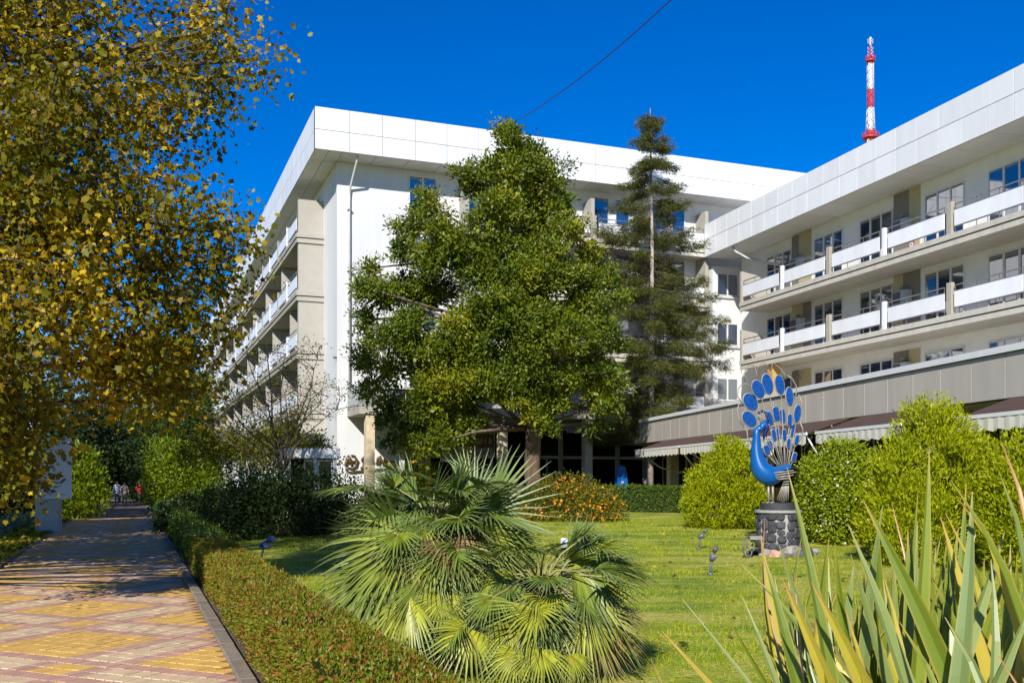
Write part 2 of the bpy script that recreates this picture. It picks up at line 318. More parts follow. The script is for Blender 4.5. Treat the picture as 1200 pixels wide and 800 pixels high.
# ------------------------------------------------------------ leaf clouds (numpy)
R = np.random.default_rng(11)
T_ELL = (np.array([(0, 0, 0), (.20, .35, .07), (.14, .75, .05), (0, 1, -.04), (-.14, .75, .05), (-.20, .35, .07), (0, .5, 0)], float),
         [(0, 1, 6), (1, 2, 6), (2, 3, 6), (3, 4, 6), (4, 5, 6), (5, 0, 6)])
T_OVAL = (np.array([(0, 0, 0), (.24, .4, .06), (0, 1, -.05), (-.24, .4, .06)], float), [(0, 1, 2), (0, 2, 3)])
T_NARROW = (np.array([(0, 0, 0), (.06, .4, .02), (0, 1, 0), (-.06, .4, .02)], float), [(0, 1, 2, 3)])
T_SPRAY = (np.array([(0, 0, 0), (.16, .3, .03), (.10, .38, .0), (.22, .62, .02), (.08, .66, 0), (0, 1, -.04), (-.08, .66, 0), (-.22, .62, .02), (-.10, .38, 0), (-.16, .3, .03)], float),
           [(0, 1, 2, 8, 9), (2, 3, 4, 6, 7, 8), (4, 5, 6)])
def star_leaf():
    pts = [(0, 0)]; k = [(.14, -.02, 1), (.47, .06, 0), (.33, .28, 1), (.55, .55, 0), (.25, .60, 1), (0, 1.0, 0)]
    rt = [(x, y) for x, y, _ in k]; lt = [(-x, y) for x, y in rt[:-1]][::-1]
    a = pts+rt+lt; v = [(x, y, .08*abs(x)*2-.1*(y-.5)**2) for x, y in a]
    v.append((0, .4, -.02)); c = len(v)-1; n = len(a)
    return np.array(v, float), [(i, (i+1) % n, c) for i in range(n)]
T_STAR = star_leaf()
T_BLADE = (np.array([(-.06, 0, 0), (.06, 0, 0), (.03, .6, .05), (0, 1, .14), (-.03, .6, .05)], float), [(0, 1, 2, 4), (4, 2, 3)])
T_DISC = (np.array([(math.cos(a)*.5, .5+math.sin(a)*.5, .08*(i % 2)) for i, a in enumerate(np.linspace(0, 2*math.pi, 7)[:-1])], float), [(0, 1, 2, 3, 4, 5)])
def orient(N, dirs=None, spread=1.0, nup=None):
    """rotation matrices: local y -> around dirs, local z -> random / towards nup"""
    y = R.normal(size=(N, 3)) if dirs is None else dirs+R.normal(size=(N, 3))*spread
    y /= np.linalg.norm(y, axis=1, keepdims=True)+1e-9
    z = R.normal(size=(N, 3))
    if nup is not None: z = z*.55+nup
    z -= y*np.sum(z*y, axis=1, keepdims=True); z /= np.linalg.norm(z, axis=1, keepdims=True)+1e-9
    x = np.cross(y, z)
    return np.stack([x, y, z], axis=2)
def cloud_mesh(name, pts, size, tmpl, mat, dirs=None, spread=1.0, nup=None, mats_idx=None):
    tv, tf = tmpl; N = len(pts); k = len(tv)
    Rm = orient(N, dirs, spread, nup)
    V = pts[:, None, :]+np.einsum('nij,kj->nki', Rm, tv)*np.asarray(size).reshape(-1, 1, 1)
    V = V.reshape(-1, 3)
    lens = np.array([len(f) for f in tf]); flat = np.concatenate([np.array(f) for f in tf])
    loops = (flat[None, :]+(np.arange(N)*k)[:, None]).reshape(-1)
    lt = np.tile(lens, N); ls = np.concatenate([[0], np.cumsum(lt)[:-1]])
    me = bpy.data.meshes.new(name); me.vertices.add(len(V)); me.vertices.foreach_set('co', V.astype(np.float32).ravel())
    me.loops.add(len(loops)); me.loops.foreach_set('vertex_index', loops.astype(np.int32))
    me.polygons.add(len(lt)); me.polygons.foreach_set('loop_start', ls.astype(np.int32)); me.polygons.foreach_set('loop_total', lt.astype(np.int32))
    for m_ in (mat if isinstance(mat, (list, tuple)) else [mat]): me.materials.append(m_)
    if mats_idx is not None: me.polygons.foreach_set('material_index', np.repeat(mats_idx, len(tf)).astype(np.int32))
    me.update(calc_edges=True); me.validate(); return me
def unit(n):
    d = R.normal(size=(n, 3)); return d/(np.linalg.norm(d, axis=1, keepdims=True)+1e-9)
def blob_pts(lobes, n, clumps=None, clump_r=.4, shell=.55, flat=(1, 1, 1), top=0):
    """lobes: (x,y,z,rx,ry,rz[,weight]) -> points gathered in clumps near the lobe surfaces, plus outward directions"""
    L = np.array([list(l)+([1.0] if len(l) == 6 else []) for l in lobes], float)
    w = L[:, 6]*(L[:, 3]*L[:, 4]*L[:, 5])**(2/3); w /= w.sum()
    nc = clumps or max(8, n//30)
    li = R.choice(len(L), nc, p=w); d = unit(nc); d[:, 2] = np.where(R.random(nc) < top, np.abs(d[:, 2]), d[:, 2]); r = (shell+(1-shell)*R.random(nc)**.6)
    cc = L[li, :3]+d*L[li, 3:6]*r[:, None]
    csz = R.random(nc)**.5*.9+.35
    ci = R.choice(nc, n, p=csz/csz.sum())
    off = np.clip(R.normal(size=(n, 3)), -1.9, 1.9)*clump_r*.5*csz[ci][:, None]*np.array(flat)
    return cc[ci]+off, d[ci]*.8+off/(clump_r+1e-6)*.6, cc, li

# ------------------------------------------------------------ ground, path, kerb
def ground():
    xs = sorted(set([-2500, -1200, -500, -220, -120]+[i*2.0 for i in range(-40, 31)]+[90, 150, 300, 700, 1500, 2500]))
    ys = sorted(set([-600, -200, -60, -20]+[i*2.0 for i in range(-4, 50)]+[110, 130, 150, 180, 250, 400, 800, 1500, 3000]))
    v = [(x, y, gz(x, y)) for y in ys for x in xs]; nx = len(xs)
    f = [(j*nx+i, j*nx+i+1, (j+1)*nx+i+1, (j+1)*nx+i) for j in range(len(ys)-1) for i in range(nx-1)]
    mb = MB(); mb.add(v, f, 0, True); o = mb.build('ground', M['grass']); o['kind'] = 'structure'; return o
ground()
path = None
def make_path():
    global path
    W0, p0, p1 = 3.3, -14.5, 110
    a = [path_pt(p0, -.02, .008), path_pt(p1, -.02, .008), path_pt(p1, W0+.02, .008), path_pt(p0, W0+.02, .008)]
    mb = MB(); mb.add(a, [(0, 1, 2, 3)]); path = mb.build('path', M['mortar']); path['kind'] = 'structure'
    ang = math.radians(65.9-.2); e1 = Vector((math.cos(ang), math.sin(ang), 0)); e2 = Vector((math.sin(ang), -math.cos(ang), 0))
    pc = Vector((-4.77, 10.65, 0)); u = .22
    bricks = []
    for i in range(-120, 300):
        for j in range(-420, 420):
            c = pc+e1*((i+.5)*u)+e2*((j+.5)*u/2)
            if c.y < 7.0 or c.y > 46: continue
            p, q = path_pq(c.x, c.y)
            if q < .02 or q > W0-.02: continue
            ia = (i+3) % 10; ib = ((j//2)+3) % 10
            ka = 0 if ia < 6 else (1 if ia in (6, 9) else 2); kb = 0 if ib < 6 else (1 if ib in (6, 9) else 2)
            if ka == 0 and kb == 0: col = 0
            elif ka and kb: col = 0 if (ka == 2 and kb == 2) else 1
            else: col = max(ka, kb)
            uu = U0+F*c.x/c.y; vis = -15 < uu < 330
            bricks.append((c.y if vis else 1e3+c.y, c, col))
    bricks.sort(key=lambda b: b[0])
    def bm(): return MB().cbox(-u/2+.005, u/2-.005, -u/4+.005, u/4-.005, .004, .034, .006)
    meshes = [bm().mesh('brick', M[k]) for k in ('brick_y', 'brick_p', 'brick_c')]
    for d, c, col in bricks[:300]:
        o = inst('brick', meshes[col], path, (c.x, c.y, rnd.uniform(-.003, .003)), (rnd.uniform(-.01, .01), rnd.uniform(-.01, .01), ang+rnd.uniform(-.01, .01)))
    mb = MB(); ca, sa = math.cos(ang), math.sin(ang)
    for d, c, col in bricks[300:]:
        z = rnd.uniform(-.003, .003); vs = []
        h1, h2 = u/2-.005, u/4-.005
        for x, y, zz in ((-h1, -h2, .004), (h1, -h2, .004), (h1, h2, .004), (-h1, h2, .004), (-h1, -h2, .032), (h1, -h2, .032), (h1, h2, .032), (-h1, h2, .032)):
            vs.append((c.x+x*ca-y*sa, c.y+x*sa+y*ca, zz+z))
        mb.add(vs, [(4, 5, 6, 7), (0, 1, 5, 4), (1, 2, 6, 5), (2, 3, 7, 6), (3, 0, 4, 7)], col)
    o = mb.build('brick_field', [M['brick_y'], M['brick_p'], M['brick_c']], path); o['kind'] = 'stuff'
    far = MB(); a = [path_pt(30.5, 0, .03), path_pt(p1, 0, .03), path_pt(p1, W0, .03), path_pt(30.5, W0, .03)]
    # kerb stones, right side
    kroot = thing('kerb', None, None, (0, 0, 0)); kroot['kind'] = 'structure'
    k = -14.0; rz = math.atan2(PD.y, PD.x)
    km = MB().cbox(0, .985, -.0, .15, -.2, .07, .012).mesh('kerb_stone', M['kerb'])
    n = 0
    while k < 50:
        q = path_pt(k, 0.0); inst('kerb_stone', km, kroot, (q.x, q.y, rnd.uniform(-.004, .004)), (0, 0, rz+math.pi+rnd.uniform(-.004, .004)) if False else (0, 0, rz+rnd.uniform(-.004, .004)), (1, -1, 1) if False else None).location += Vector((.1398, .0541, 0)); k += 1.0; n += 1
    mb = MB(); mb.box(0, 124, 0, .08, -.2, .045)
    q = path_pt(-14, W0+.09); mb.build('kerb_edging', M['kerb'], kroot, (q.x, q.y, 0), (0, 0, rz))
    # bare soil strip under the hedge
    mb = MB(); z0 = .004
    mb.add([path_pt(-16, -.14, z0), path_pt(-16, -1.25, z0), path_pt(60, -1.25, z0), path_pt(60, -.14, z0)], [(0, 1, 2, 3)])
    s = mb.build('soil_strip', M['soil']); s['kind'] = 'structure'
    # fallen leaves
    N = 2600; pp = R.uniform(-14, 28, N); qq = np.where(R.random(N) < .8, 3.42+np.abs(R.normal(size=N))*.55, R.uniform(0, 3.2, N))
    keep = (qq > 3.42) | (R.random(N) < .07); pp, qq = pp[keep], qq[keep]
    pts = np.array([path_pt(a, b, .045) for a, b in zip(pp, qq)])
    lx = R.uniform(-4, 7, 200); ly = R.uniform(9, 34, 200); lp = np.array([(x, y, gz(x, y)+.03) for x, y in zip(lx, ly) if path_pq(x, y)[1] < -1.2]); pts = np.concatenate([pts, lp])
    me = cloud_mesh('fallen_leaves', pts, R.uniform(.07, .13, len(pts)), T_STAR, M['plane_leaf'], None, 1, np.array((0, 0, 3.0)))
    o = inst('fallen_leaves', me); tag(o, 'fallen brown and yellow leaves scattered along the left verge of the path', 'fallen leaves', kind='stuff')
make_path()

def grass():
    N = 150000
    y = 6.5+27*R.random(N)**1.5; uu = R.uniform(180, 1230, N); x = (uu-U0)/F*y
    q = (x-PO.x)*PN.x+(y-PO.y)*PN.y
    k = q < -1.15; x, y = x[k], y[k]
    z = np.array([gz(a, b) for a, b in zip(x, y)])
    pts = np.stack([x, y, z-.005], 1)
    n = len(pts); d = np.tile(np.array((0, 0, 1.0)), (n, 1))
    patch = .8*np.sin(y*1.3+1.6*np.sin(x*.5)+1.3*np.sin(y*.37))+.9*np.sin(x*1.1+y*.5)*np.sin(y*1.3-x*.6)+.7*np.sin(x*2.3-y*1.1)*np.sin(x*.9+y*2.7)+.45*R.normal(size=n)
    keep = (patch > -.55) | (R.random(n) < .3); pts, x, y, z = pts[keep], x[keep], y[keep], z[keep]; n = len(pts); d = d[:n]
    tuft = np.sin(x*1.7+np.sin(y*.9)*2)*np.sin(y*2.3+np.sin(x*1.3))
    me = cloud_mesh('grass_blades', pts, R.uniform(.03, .07, n)*(1+.35*tuft)*(.7+y/30), T_BLADE, M['blade'], d, .45)
    o = inst('lawn_grass', me); tag(o, 'short mown grass blades covering the sunny lawn', 'grass', kind='stuff')
    # verge left of the path
    N = 16000; pp = R.uniform(-4, 45, N); qq = 3.42+R.random(N)*1.9
    pts = np.array([path_pt(a, b, 0) for a, b in zip(pp, qq)])
    me = cloud_mesh('grass_blades', pts, R.uniform(.05, .11, N), T_BLADE, M['blade'], np.tile(np.array((0, 0, 1.0)), (N, 1)), .45)
    o = inst('verge_grass', me); tag(o, 'green grass strip between the paved path and the stone edging', 'grass', kind='stuff')
grass()

# ------------------------------------------------------------ building pieces
class Fr:
    """facade frame inside a building's local space: a along, d outward, z up"""
    def __init__(s, kind, off=0): s.k = kind; s.o = off
    def box(s, mb, a0, a1, d0, d1, z0, z1, m=0):
        if s.k == 'x': mb.box(a0, a1, s.o-d0, s.o-d1, z0, z1, m)     # facade looks towards -y
        else: mb.box(s.o-d0, s.o-d1, a0, a1, z0, z1, m)              # facade looks towards -x
    def loc(s, a, d, z): return (a, s.o-d, z) if s.k == 'x' else (s.o-d, a, z)
    def rot(s): return (0, 0, 0) if s.k == 'x' else (0, 0, -math.pi/2)
WM = {}
def window(root, fr, a0, a1, z0, z1, n=3, d=.03, gl='glass', split=None):
    """window frame (part) with its panes (sub-parts)"""
    w, h = a1-a0, z1-z0; key = (round(w, 2), round(h, 2), n, gl)
    if key not in WM:
        t = .055; pw = w/n; fm = MB()
        fm.box(-w/2, w/2, -.03, .05, 0, t); fm.box(-w/2, w/2, -.03, .05, h-t, h)
        for i in range(n+1):
            x = -w/2+i*pw; x0 = max(-w/2, x-t*.75); x1 = min(w/2, x+t*.75); fm.box(x0, x1, -.032, .05, t, h-t)
        pm = MB(); pm.box(-pw/2+t*.75, pw/2-t*.75, -.004, .012, t, h-t)
        WM[key] = (fm.mesh('window', M['frame']), [pm.mesh('pane', M[gl]), pm.mesh('pane', M['glass_curtain' if gl == 'glass' else gl])], pw)
    fm, pm, pw = WM[key]; curt = rnd.random() < .14
    o = inst('window', fm, root, fr.loc((a0+a1)/2, d, z0), fr.rot())
    for i in range(n):
        inst('pane', pm[1 if (curt and rnd.random() < .75) else 0], o, (-w/2+pw*(i+.5), 0, 0), (rnd.uniform(-.012, .012), 0, rnd.uniform(-.015, .015)))
    return o
def balcony(root, fr, a0, a1, d_edge, depth, zf, step, first=0, thin_alt=True, slab_m='slab_light', h=.42, post_h=1.15, pm='parapet', fasc=True):
    """slab (part) with panels, rails and posts (sub-parts)"""
    mb = MB()
    fr.box(mb, a0, a1, d_edge-depth, d_edge-.06, zf-h, zf-.002, 0)
    fr.box(mb, a0, a1, d_edge-.06, d_edge+.06, zf-.2, zf, 0)
    fr.box(mb, a0+.002, a1-.002, d_edge-.08, d_edge-.02, zf-.26, zf-.203, 1)
    fr.box(mb, a0, a1, d_edge-.1, d_edge+.02, zf-h-.03, zf-.262, 0)
    s = mb.build('balcony', [M[slab_m], M['groove']], root)
    cuts = []; a = a0+first
    while a < a1-.3: cuts.append(a); a += step
    edges = [a0+.02]+[c for c in cuts if c > a0+.5]+[a1-.02]
    for i, c in enumerate(edges[1:-1]):
        thick = .12 if (i % 2 or not thin_alt) else .07
        mb = MB(); fr.box(mb, c-thick, c+thick, d_edge-.14, d_edge+.02, zf, zf+post_h+(.06 if thick > .1 else 0)); mb.build('post', M['post'] if thick > .1 else M['coping'], s)
    for i in range(len(edges)-1):
        b0, b1 = edges[i]+.26, edges[i+1]-.26
        if b1-b0 < .4: continue
        mb = MB(); fr.box(mb, b0, b1, d_edge-.03, d_edge, zf+.26, zf+.84); mb.build('parapet_panel', M[pm], s)
        mb = MB(); fr.box(mb, b0, b1, d_edge-.05, d_edge-.01, zf+1.05, zf+1.09)
        fr.box(mb, b0, b1, d_edge-.05, d_edge+.004, zf+.842, zf+.872)
        fr.box(mb, b0, b1, d_edge-.05, d_edge-.004, zf+.22, zf+.257)
        n = max(2, int((b1-b0)/.9))
        for k in range(n+1):
            x = b0+(b1-b0)*k/n; x = min(b1-.02, max(b0+.02, x)); fr.box(mb, x-.014, x+.014, d_edge-.045, d_edge-.032, zf, zf+1.05)
        mb.build('rail', M['rail'], s)
    return s
def fascia(root, fr, a0, a1, d, zs, pw, name='fascia', mat='panel', depth=.3, gap=.014, coping=True):
    mb = MB(); fr.box(mb, a0, a1, d-depth, d-.035, zs[0]+.01, zs[-1]-.01)
    b = mb.build(name, M['groove'], root)
    n = max(1, round((a1-a0)/pw)); w = (a1-a0)/n
    for r in range(len(zs)-1):
        mb = MB(); z0, z1 = zs[r]+gap, zs[r+1]-gap
        fr.box(mb, gap, w-gap, -.035, 0, 0, z1-z0); me = mb.mesh('fascia_panel', M[mat])
        for i in range(n):
            if fr.k == 'x': loc = (a0+i*w, fr.o-d, z0)
            else: loc = (fr.o-d, a0+i*w, z0)
            # mesh was built with frame offset included; undo it
            if fr.k == 'x': loc = (loc[0], loc[1]-fr.o, loc[2])
            else: loc = (loc[0]-fr.o, loc[1], loc[2])
            inst('fascia_panel', me, b, loc)
    return b
def soffit(root, fr, a0, a1, d0, d1, z, pw, rows=1, mat='soffit'):
    mb = MB(); fr.box(mb, a0, a1, d0, d1, z+.03, z+.2); b = mb.build('soffit', M['groove'], root)
    n = max(1, round((a1-a0)/pw)); w = (a1-a0)/n; rw = (d1-d0)/rows; g = .013
    mb = MB()
    f2 = Fr(fr.k, 0); f2.box(mb, g, w-g, g, rw-g, 0, .035); me = mb.mesh('soffit_panel', M[mat])
    for r in range(rows):
        for i in range(n):
            inst('soffit_panel', me, b, fr.loc(a0+i*w, d0+r*rw, z))
    return b

# ------------------------------------------------------------ main hotel block (front facade + long left facade)
def main_block():
    ang = math.atan2(.3609, .9326)
    root = thing('hotel_building', 'large white hotel block with deep panelled eaves and long rows of balconies', 'building', (-8.56, 48, 0), ang)
    FX = Fr('x', 0); FY = Fr('y', 0)
    ZS, ZM, ZT = 17.36, 18.30, 19.36
    LEN, WID = 84.0, 40.0
    # walls
    mb = MB(); mb.box(0, WID, 0, LEN, 5.2, ZS+.3); mb.box(0, 3.4, 0, LEN, -1, 5.2); mb.box(3.4, WID, 3.2, LEN, -1, 5.2)
    mb.build('wall', M['white'], root)
    # roof edge
    fascia(root, FX, -1.33, 36, 1.5, (ZS, ZM, ZT), 1.6)
    fascia(root, FY, -1.465, LEN+1.5, 1.33, (ZS, ZM, ZT), 1.6)
    mb = MB(); mb.box(-1.28, 36, -1.45, LEN+1.4, ZT-.35, ZT-.012); mb.build('roof', M['coping'], root)
    soffit(root, FX, 0.0, 36, 0, 1.46, ZS, 1.6, 1)
    soffit(root, FY, -1.46, LEN+1.4, 0, 1.3, ZS, 1.6, 2)
    # left facade: end walls and partition walls, balconies, windows
    floors = [14.56, 11.55, 8.55, 5.45]
    for i, zf in enumerate(floors):
        ztop = 16.35 if i == 0 else floors[i-1]-.47
        mb = MB(); mb.box(-1.30, 0, 3.6, 3.9, zf, ztop); mb.build('end_wall', M['beige'], root)
        mb = MB(); mb.box(-1.40, 0.0, 3.45, 3.6, zf-.2, zf+.02); mb.box(-1.36, 0.0, 3.52, 3.6, zf-.47, zf-.25); mb.build('band', M['beige'], root)
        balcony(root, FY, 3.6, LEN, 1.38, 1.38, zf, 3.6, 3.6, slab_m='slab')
        a = 7.2 if i % 2 == 0 else 10.6
        if i in (1, 3): a = 10.3
        if i == 2: a = 7.0
        while a < LEN:
            if i > 0:
                mb = MB(); mb.box(-1.22, 0, a, a+.18, zf, ztop); mb.build('partition', M['beige'], root)
            a += 7.2
        a = 4.6
        while a < LEN-3:
            window(root, FY, a, a+2.2, zf+.1, zf+2.3, 2); a += 3.6
    mb = MB(); mb.box(-1.30, 0, 3.6, 3.9, 4.2, 4.95); mb.build('end_wall', M['beige'], root)
    # front facade
    for i in range(4):
        zh = 17.08-3.0*i
        window(root, FX, 3.62, 5.05, zh-1.75, zh, 2)
        zf = zh-2.55
        if i < 4:
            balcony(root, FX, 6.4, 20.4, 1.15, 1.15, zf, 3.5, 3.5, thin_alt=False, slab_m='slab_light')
            for k in range(4):
                a = 6.75+3.5*k; window(root, FX, a, a+1.05, zf+.05, zh, 1); window(root, FX, a+1.45, a+2.3, zf+.8, zh, 1)
            for k in range(5):
                mb = MB(); mb.box(6.38+3.5*k-.1, 6.38+3.5*k+.1, -1.0, 0, zf, zh-.4 if i == 0 else zf+2.58); mb.build('partition', M['beige'], root)
    # bay at the right end
    mb = MB(); mb.box(20.6, 22.9, -1.25, 0, 4.6, 13.6); mb.build('bay', M['white'], root)
    mb = MB(); mb.box(22.9, 27, -.55, 0, 4.6, 12.2); mb.build('bay', M['white'], root)
    FB = Fr('x', -1.25)
    for z in (12.0, 9.25, 6.2):
        window(root, FB, 20.85, 22.2, z, z+1.25, 2)
        mb = MB(); mb.box(20.75, 22.3, -1.36, -1.25, z-.12, z-.04); mb.build('sill', M['white'], root)
    # ground floor: recessed entrance behind columns, canopy slab with glass railing
    mb = MB(); mb.box(.5, 14.5, -2.75, 0, 4.88, 5.3); mb.build('canopy_slab', M['beige'], root)
    mb = MB(); mb.box(3.4, 19, 0, 3.2, 4.9, 5.19); mb.build('ceiling', M['soffit'], root)
    for k in range(6):
        a = .55+k*1.1
        mb = MB(); mb.box(a, a+1.06, -2.72, -2.69, 5.32, 6.1); mb.build('glass_panel', M['glass_clear'], root)
    mb = MB(); mb.tube([(.52, -.05, 6.16), (.52, -2.7, 6.16), (7.2, -2.7, 6.16)], .03); mb.build('handrail', M['coping'], root)
    mb = MB(); mb.box(.52, .55, -2.7, -.02, 5.32, 6.1); mb.build('glass_panel', M['glass_clear'], root)
    for a in (1.05, 7.72, 12.35):
        mb = MB(); mb.box(a-.21, a+.21, -2.65, -2.23, 0, 4.88); mb.build('column', M['column'], root)
    for a in (6.6, 10.6):
        mb = MB(); mb.box(a-.3, a+.3, .3, .8, 0, 4.9); mb.build('column', M['column'], root)
    # glazed entrance wall at y=3.0
    FE = Fr('x', 3.1)
    for a, w, dz in ((4.0, 1.4, 'g'), (5.6, 1.5, 'g'), (7.4, 1.7, 'd'), (9.3, 2.2, 'o'), (11.7, 1.5, 'd'), (13.4, 1.6, 'g'), (15.2, 1.6, 'g'), (17.0, 1.6, 'g'), (18.8, 1.6, 'g'), (20.6, 1.6, 'g')):
        window(root, FE, a, a+w, 3.1, 4.75, 1, .05, 'glass_dark')
        if dz == 'o':
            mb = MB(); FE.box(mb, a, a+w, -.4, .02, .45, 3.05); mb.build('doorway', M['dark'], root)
        else:
            window(root, FE, a, a+w, .5, 3.05, 1 if dz == 'g' else 2, .05, 'glass_dark')
            if dz == 'd':
                mb = MB(); FE.box(mb, a+.1, a+w-.1, .09, .12, 1.35, 1.40); mb.build('door_rail', M['plastic_w'], root)
    mb = MB(); FE.box(mb, 7.3, 9.2, .1, .2, 3.6, 4.3); sg = mb.build('entrance_sign', M['signred'], root)
    mb = MB(); x = 7.5
    while x < 9.0:
        w = rnd.uniform(.1, .2); FE.box(mb, x, x+w*.3, .2, .215, 3.78, 4.1); FE.box(mb, x+w*.3, x+w, .2, .213, 3.78+rnd.choice((0, .14, .26)), 3.84+rnd.choice((.1, .24, .26))); x += w+.07
    mb.build('lettering', M['column'], sg)
    # downpipe
    mb = MB(); mb.tube([(.75, -1.25, ZS-.02), (.72, -1.1, ZS-.35), (.62, -.14, 16.1), (.6, -.1, 15.7), (.6, -.1, 5.2)], .055, 8); mb.build('downpipe', M['pipe'], root)
    mb = MB()
    for z in (15, 12, 9, 6.5): mb.box(.5, .7, -.19, 0, z, z+.05)
    mb.build('pipe_bracket', M['steel'], root)
    # wall lettering (bronze script) on the lower wall
    def stroke(pts, r, name, mat):
        pts = [Vector((x, -.10, z)) for x, z in pts]; out = []
        for i in range(len(pts)-1):
            for k in range(3): out.append(pts[i].lerp(pts[i+1], k/3))
        out.append(pts[-1]); mb = MB(); n = len(out)
        mb.tube(out, [r*(.55+.6*math.sin(math.pi*min(1, (i+.6)/n))) for i in range(n)], 6); return mb.build(name, mat, root)
    def ux(u, y=-.1):
        k = (u-600)/1150; ox, oy = -8.56-y*-.3609*-1*-1, 48
        # solve local x on plane y for image column u
        bx, by = -8.56+(-.3609)*y, 48+.9326*y
        return (k*by-bx)/(.9326-k*.3609)
    def uz(u, v):
        x = ux(u); Y = 48+.3609*x-.093; return 1.8+(562-v)/1150*Y
    def pl(lst): return [(ux(380+a/10), uz(380+a/10, 500+b/10)) for a, b in lst]
    stroke(pl([(245, 450), (265, 400), (285, 345), (300, 400), (325, 460)]), .09, 'letter', M['bronze'])
    stroke(pl([(262, 410), (330, 405), (405, 400)]), .06, 'letter', M['bronze'])
    stroke(pl([(310, 330), (355, 340), (385, 400), (370, 460), (325, 488), (260, 470)]), .06, 'letter', M['bronze'])
    stroke(pl([(500, 350), (480, 410), (460, 480), (425, 480)]), .09, 'letter', M['bronze'])
    stroke(pl([(435, 400), (450, 360), (495, 352), (510, 390), (480, 425)]), .06, 'letter', M['bronze'])
    stroke(pl([(612, 440), (625, 370), (650, 340), (650, 400), (640, 440)]), .06, 'letter', M['bronze'])
    stroke(pl([(655, 350), (690, 430), (705, 370)]), .06, 'letter', M['bronze'])
    stroke(pl([(730, 400), (770, 415), (830, 405)]), .05, 'letter', M['bronze'])
    stroke(pl([(1000, 400), (1030, 420), (1070, 400), (1075, 385)]), .07, 'letter', M['gold'])
    stroke(pl([(1010, 350), (1045, 345), (1080, 320)]), .05, 'letter', M['gold'])
    stroke(pl([(260, 515), (300, 530), (420, 518), (520, 508), (700, 495), (860, 488)]), .045, 'letter_bar', M['bronze'])
    return root
main_block()

# ------------------------------------------------------------ right wing
def right_wing():
    ang = math.atan2(-.953, .3025)
    root = thing('hotel_wing', 'white side wing with three storeys of balconies above the low pavilion roof', 'building', (11.8, 50.7, 0), ang)
    FX = Fr('x', 0); FW = Fr('x', 1.8)
    L0, L1 = -2.9, 30.0
    mb = MB(); mb.box(L0, L1, 1.8, 14, -1, 14.3); mb.build('wall', M['wall2'], root)
    fascia(root, FX, -3.6, L1, .1, (14.05, 14.99, 15.86), 1.2)
    mb = MB(); mb.box(-3.55, L1, -.04, 14, 15.4, 15.845); mb.build('roof', M['coping'], root)
    soffit(root, FX, -3.6, L1, -1.8, .06, 14.05, 1.85, 1)
    # soffit over the two lower balconies is the slab itself
    for zf in (10.93, 7.93):
        balcony(root, FX, -.02, L1, 0, 1.8, zf, 3.70, 3.75)
        # end wall of the balcony at the far end
        mb = MB(); mb.prism([(-.02, zf+.0), (1.7, zf+.0), (1.7, zf+1.0), (.9, zf+1.45), (-.02, zf+1.6)], -.02, .14, 'x'); mb.build('end_wall', M['beige'], root, (0, 0, 0))
    s0 = -2.72
    for zf, zh in ((10.93, 13.44), (7.93, 10.24), (4.9, 7.0)):
        s = s0
        for k in range(5):
            b = s+7.6*k
            for a, e in ((2.42, 4.63), (6.60, 8.78)):
                if b+e > L1-.3: continue
                window(root, FW, b+a, b+e, zf+.03, zh, 3)
            if b+6.4 < L1:
                split = .95 if (k+int(zf)) % 2 else .6
                m1, m2 = ('panel_grey', 'panel_tan') if (k+int(zf)) % 3 else ('panel_grey', 'panel_grey')
                if int(zf) == 7: m1, m2 = m2, m1
                mb = MB(); FW.box(mb, b+4.70, b+4.70+split, 0, .05, zf+.02, zh+.55 if zf > 10 else zh+.25); mb.build('cladding_panel', M[m1], root)
                mb = MB(); FW.box(mb, b+4.712+split, b+6.3, 0, .05, zf+.02, zh+.55 if zf > 10 else zh+.25); mb.build('cladding_panel', M[m2], root)
                if rnd.random() < .75:
                    mb = MB(); FW.box(mb, b+5.0, b+5.85, .06, .36, zf+1.25, zf+1.82); FW.box(mb, b+5.05, b+5.5, .36, .375, zf+1.3, zf+1.77, 1); mb.build('air_conditioner', [M['lampgrey'], M['lampmetal']], root)
                # wall lamp
                mb = MB(); mb.tube([FW.loc(b+5.5, .05, zf+1.9), FW.loc(b+5.5, .22, zf+2.0)], .03); mb.box(b+5.42, b+5.58, 1.8-.3, 1.8-.18, zf+1.92, zf+2.02); mb.build('wall_lamp', M['steel'], root)
    # timber post at the lower storey, curved pipe under the eaves
    mb = MB(); FX.box(mb, 2.3, 2.75, -.6, -.15, 4.9, 7.48); mb.build('timber_post', M['wood'], root)
    mb = MB(); mb.tube([(-.9, .1, 14.02), (-.7, .15, 13.75), (-.2, .5, 13.35), (.6, 1.2, 12.95), (1.0, 1.75, 12.8)], .07, 8); mb.build('downpipe', M['pipe'], root)
    # small round sign behind the balcony rail
    mb = MB(); c = (12.75, .05, 11.05)
    for r_, d, m_ in ((.16, .0, 0), (.11, -.01, 1), (.035, -.02, 0)):
        mb.prism([(c[0]+r_*math.cos(t), c[2]+r_*math.sin(t)) for t in np.linspace(0, 2*math.pi, 17)[:-1]], c[1]+d, c[1]+d-.008, 'y', m_)
    mb.build('round_sign', [M['red'], M['plastic_w']], root)
    return root
right_wing()

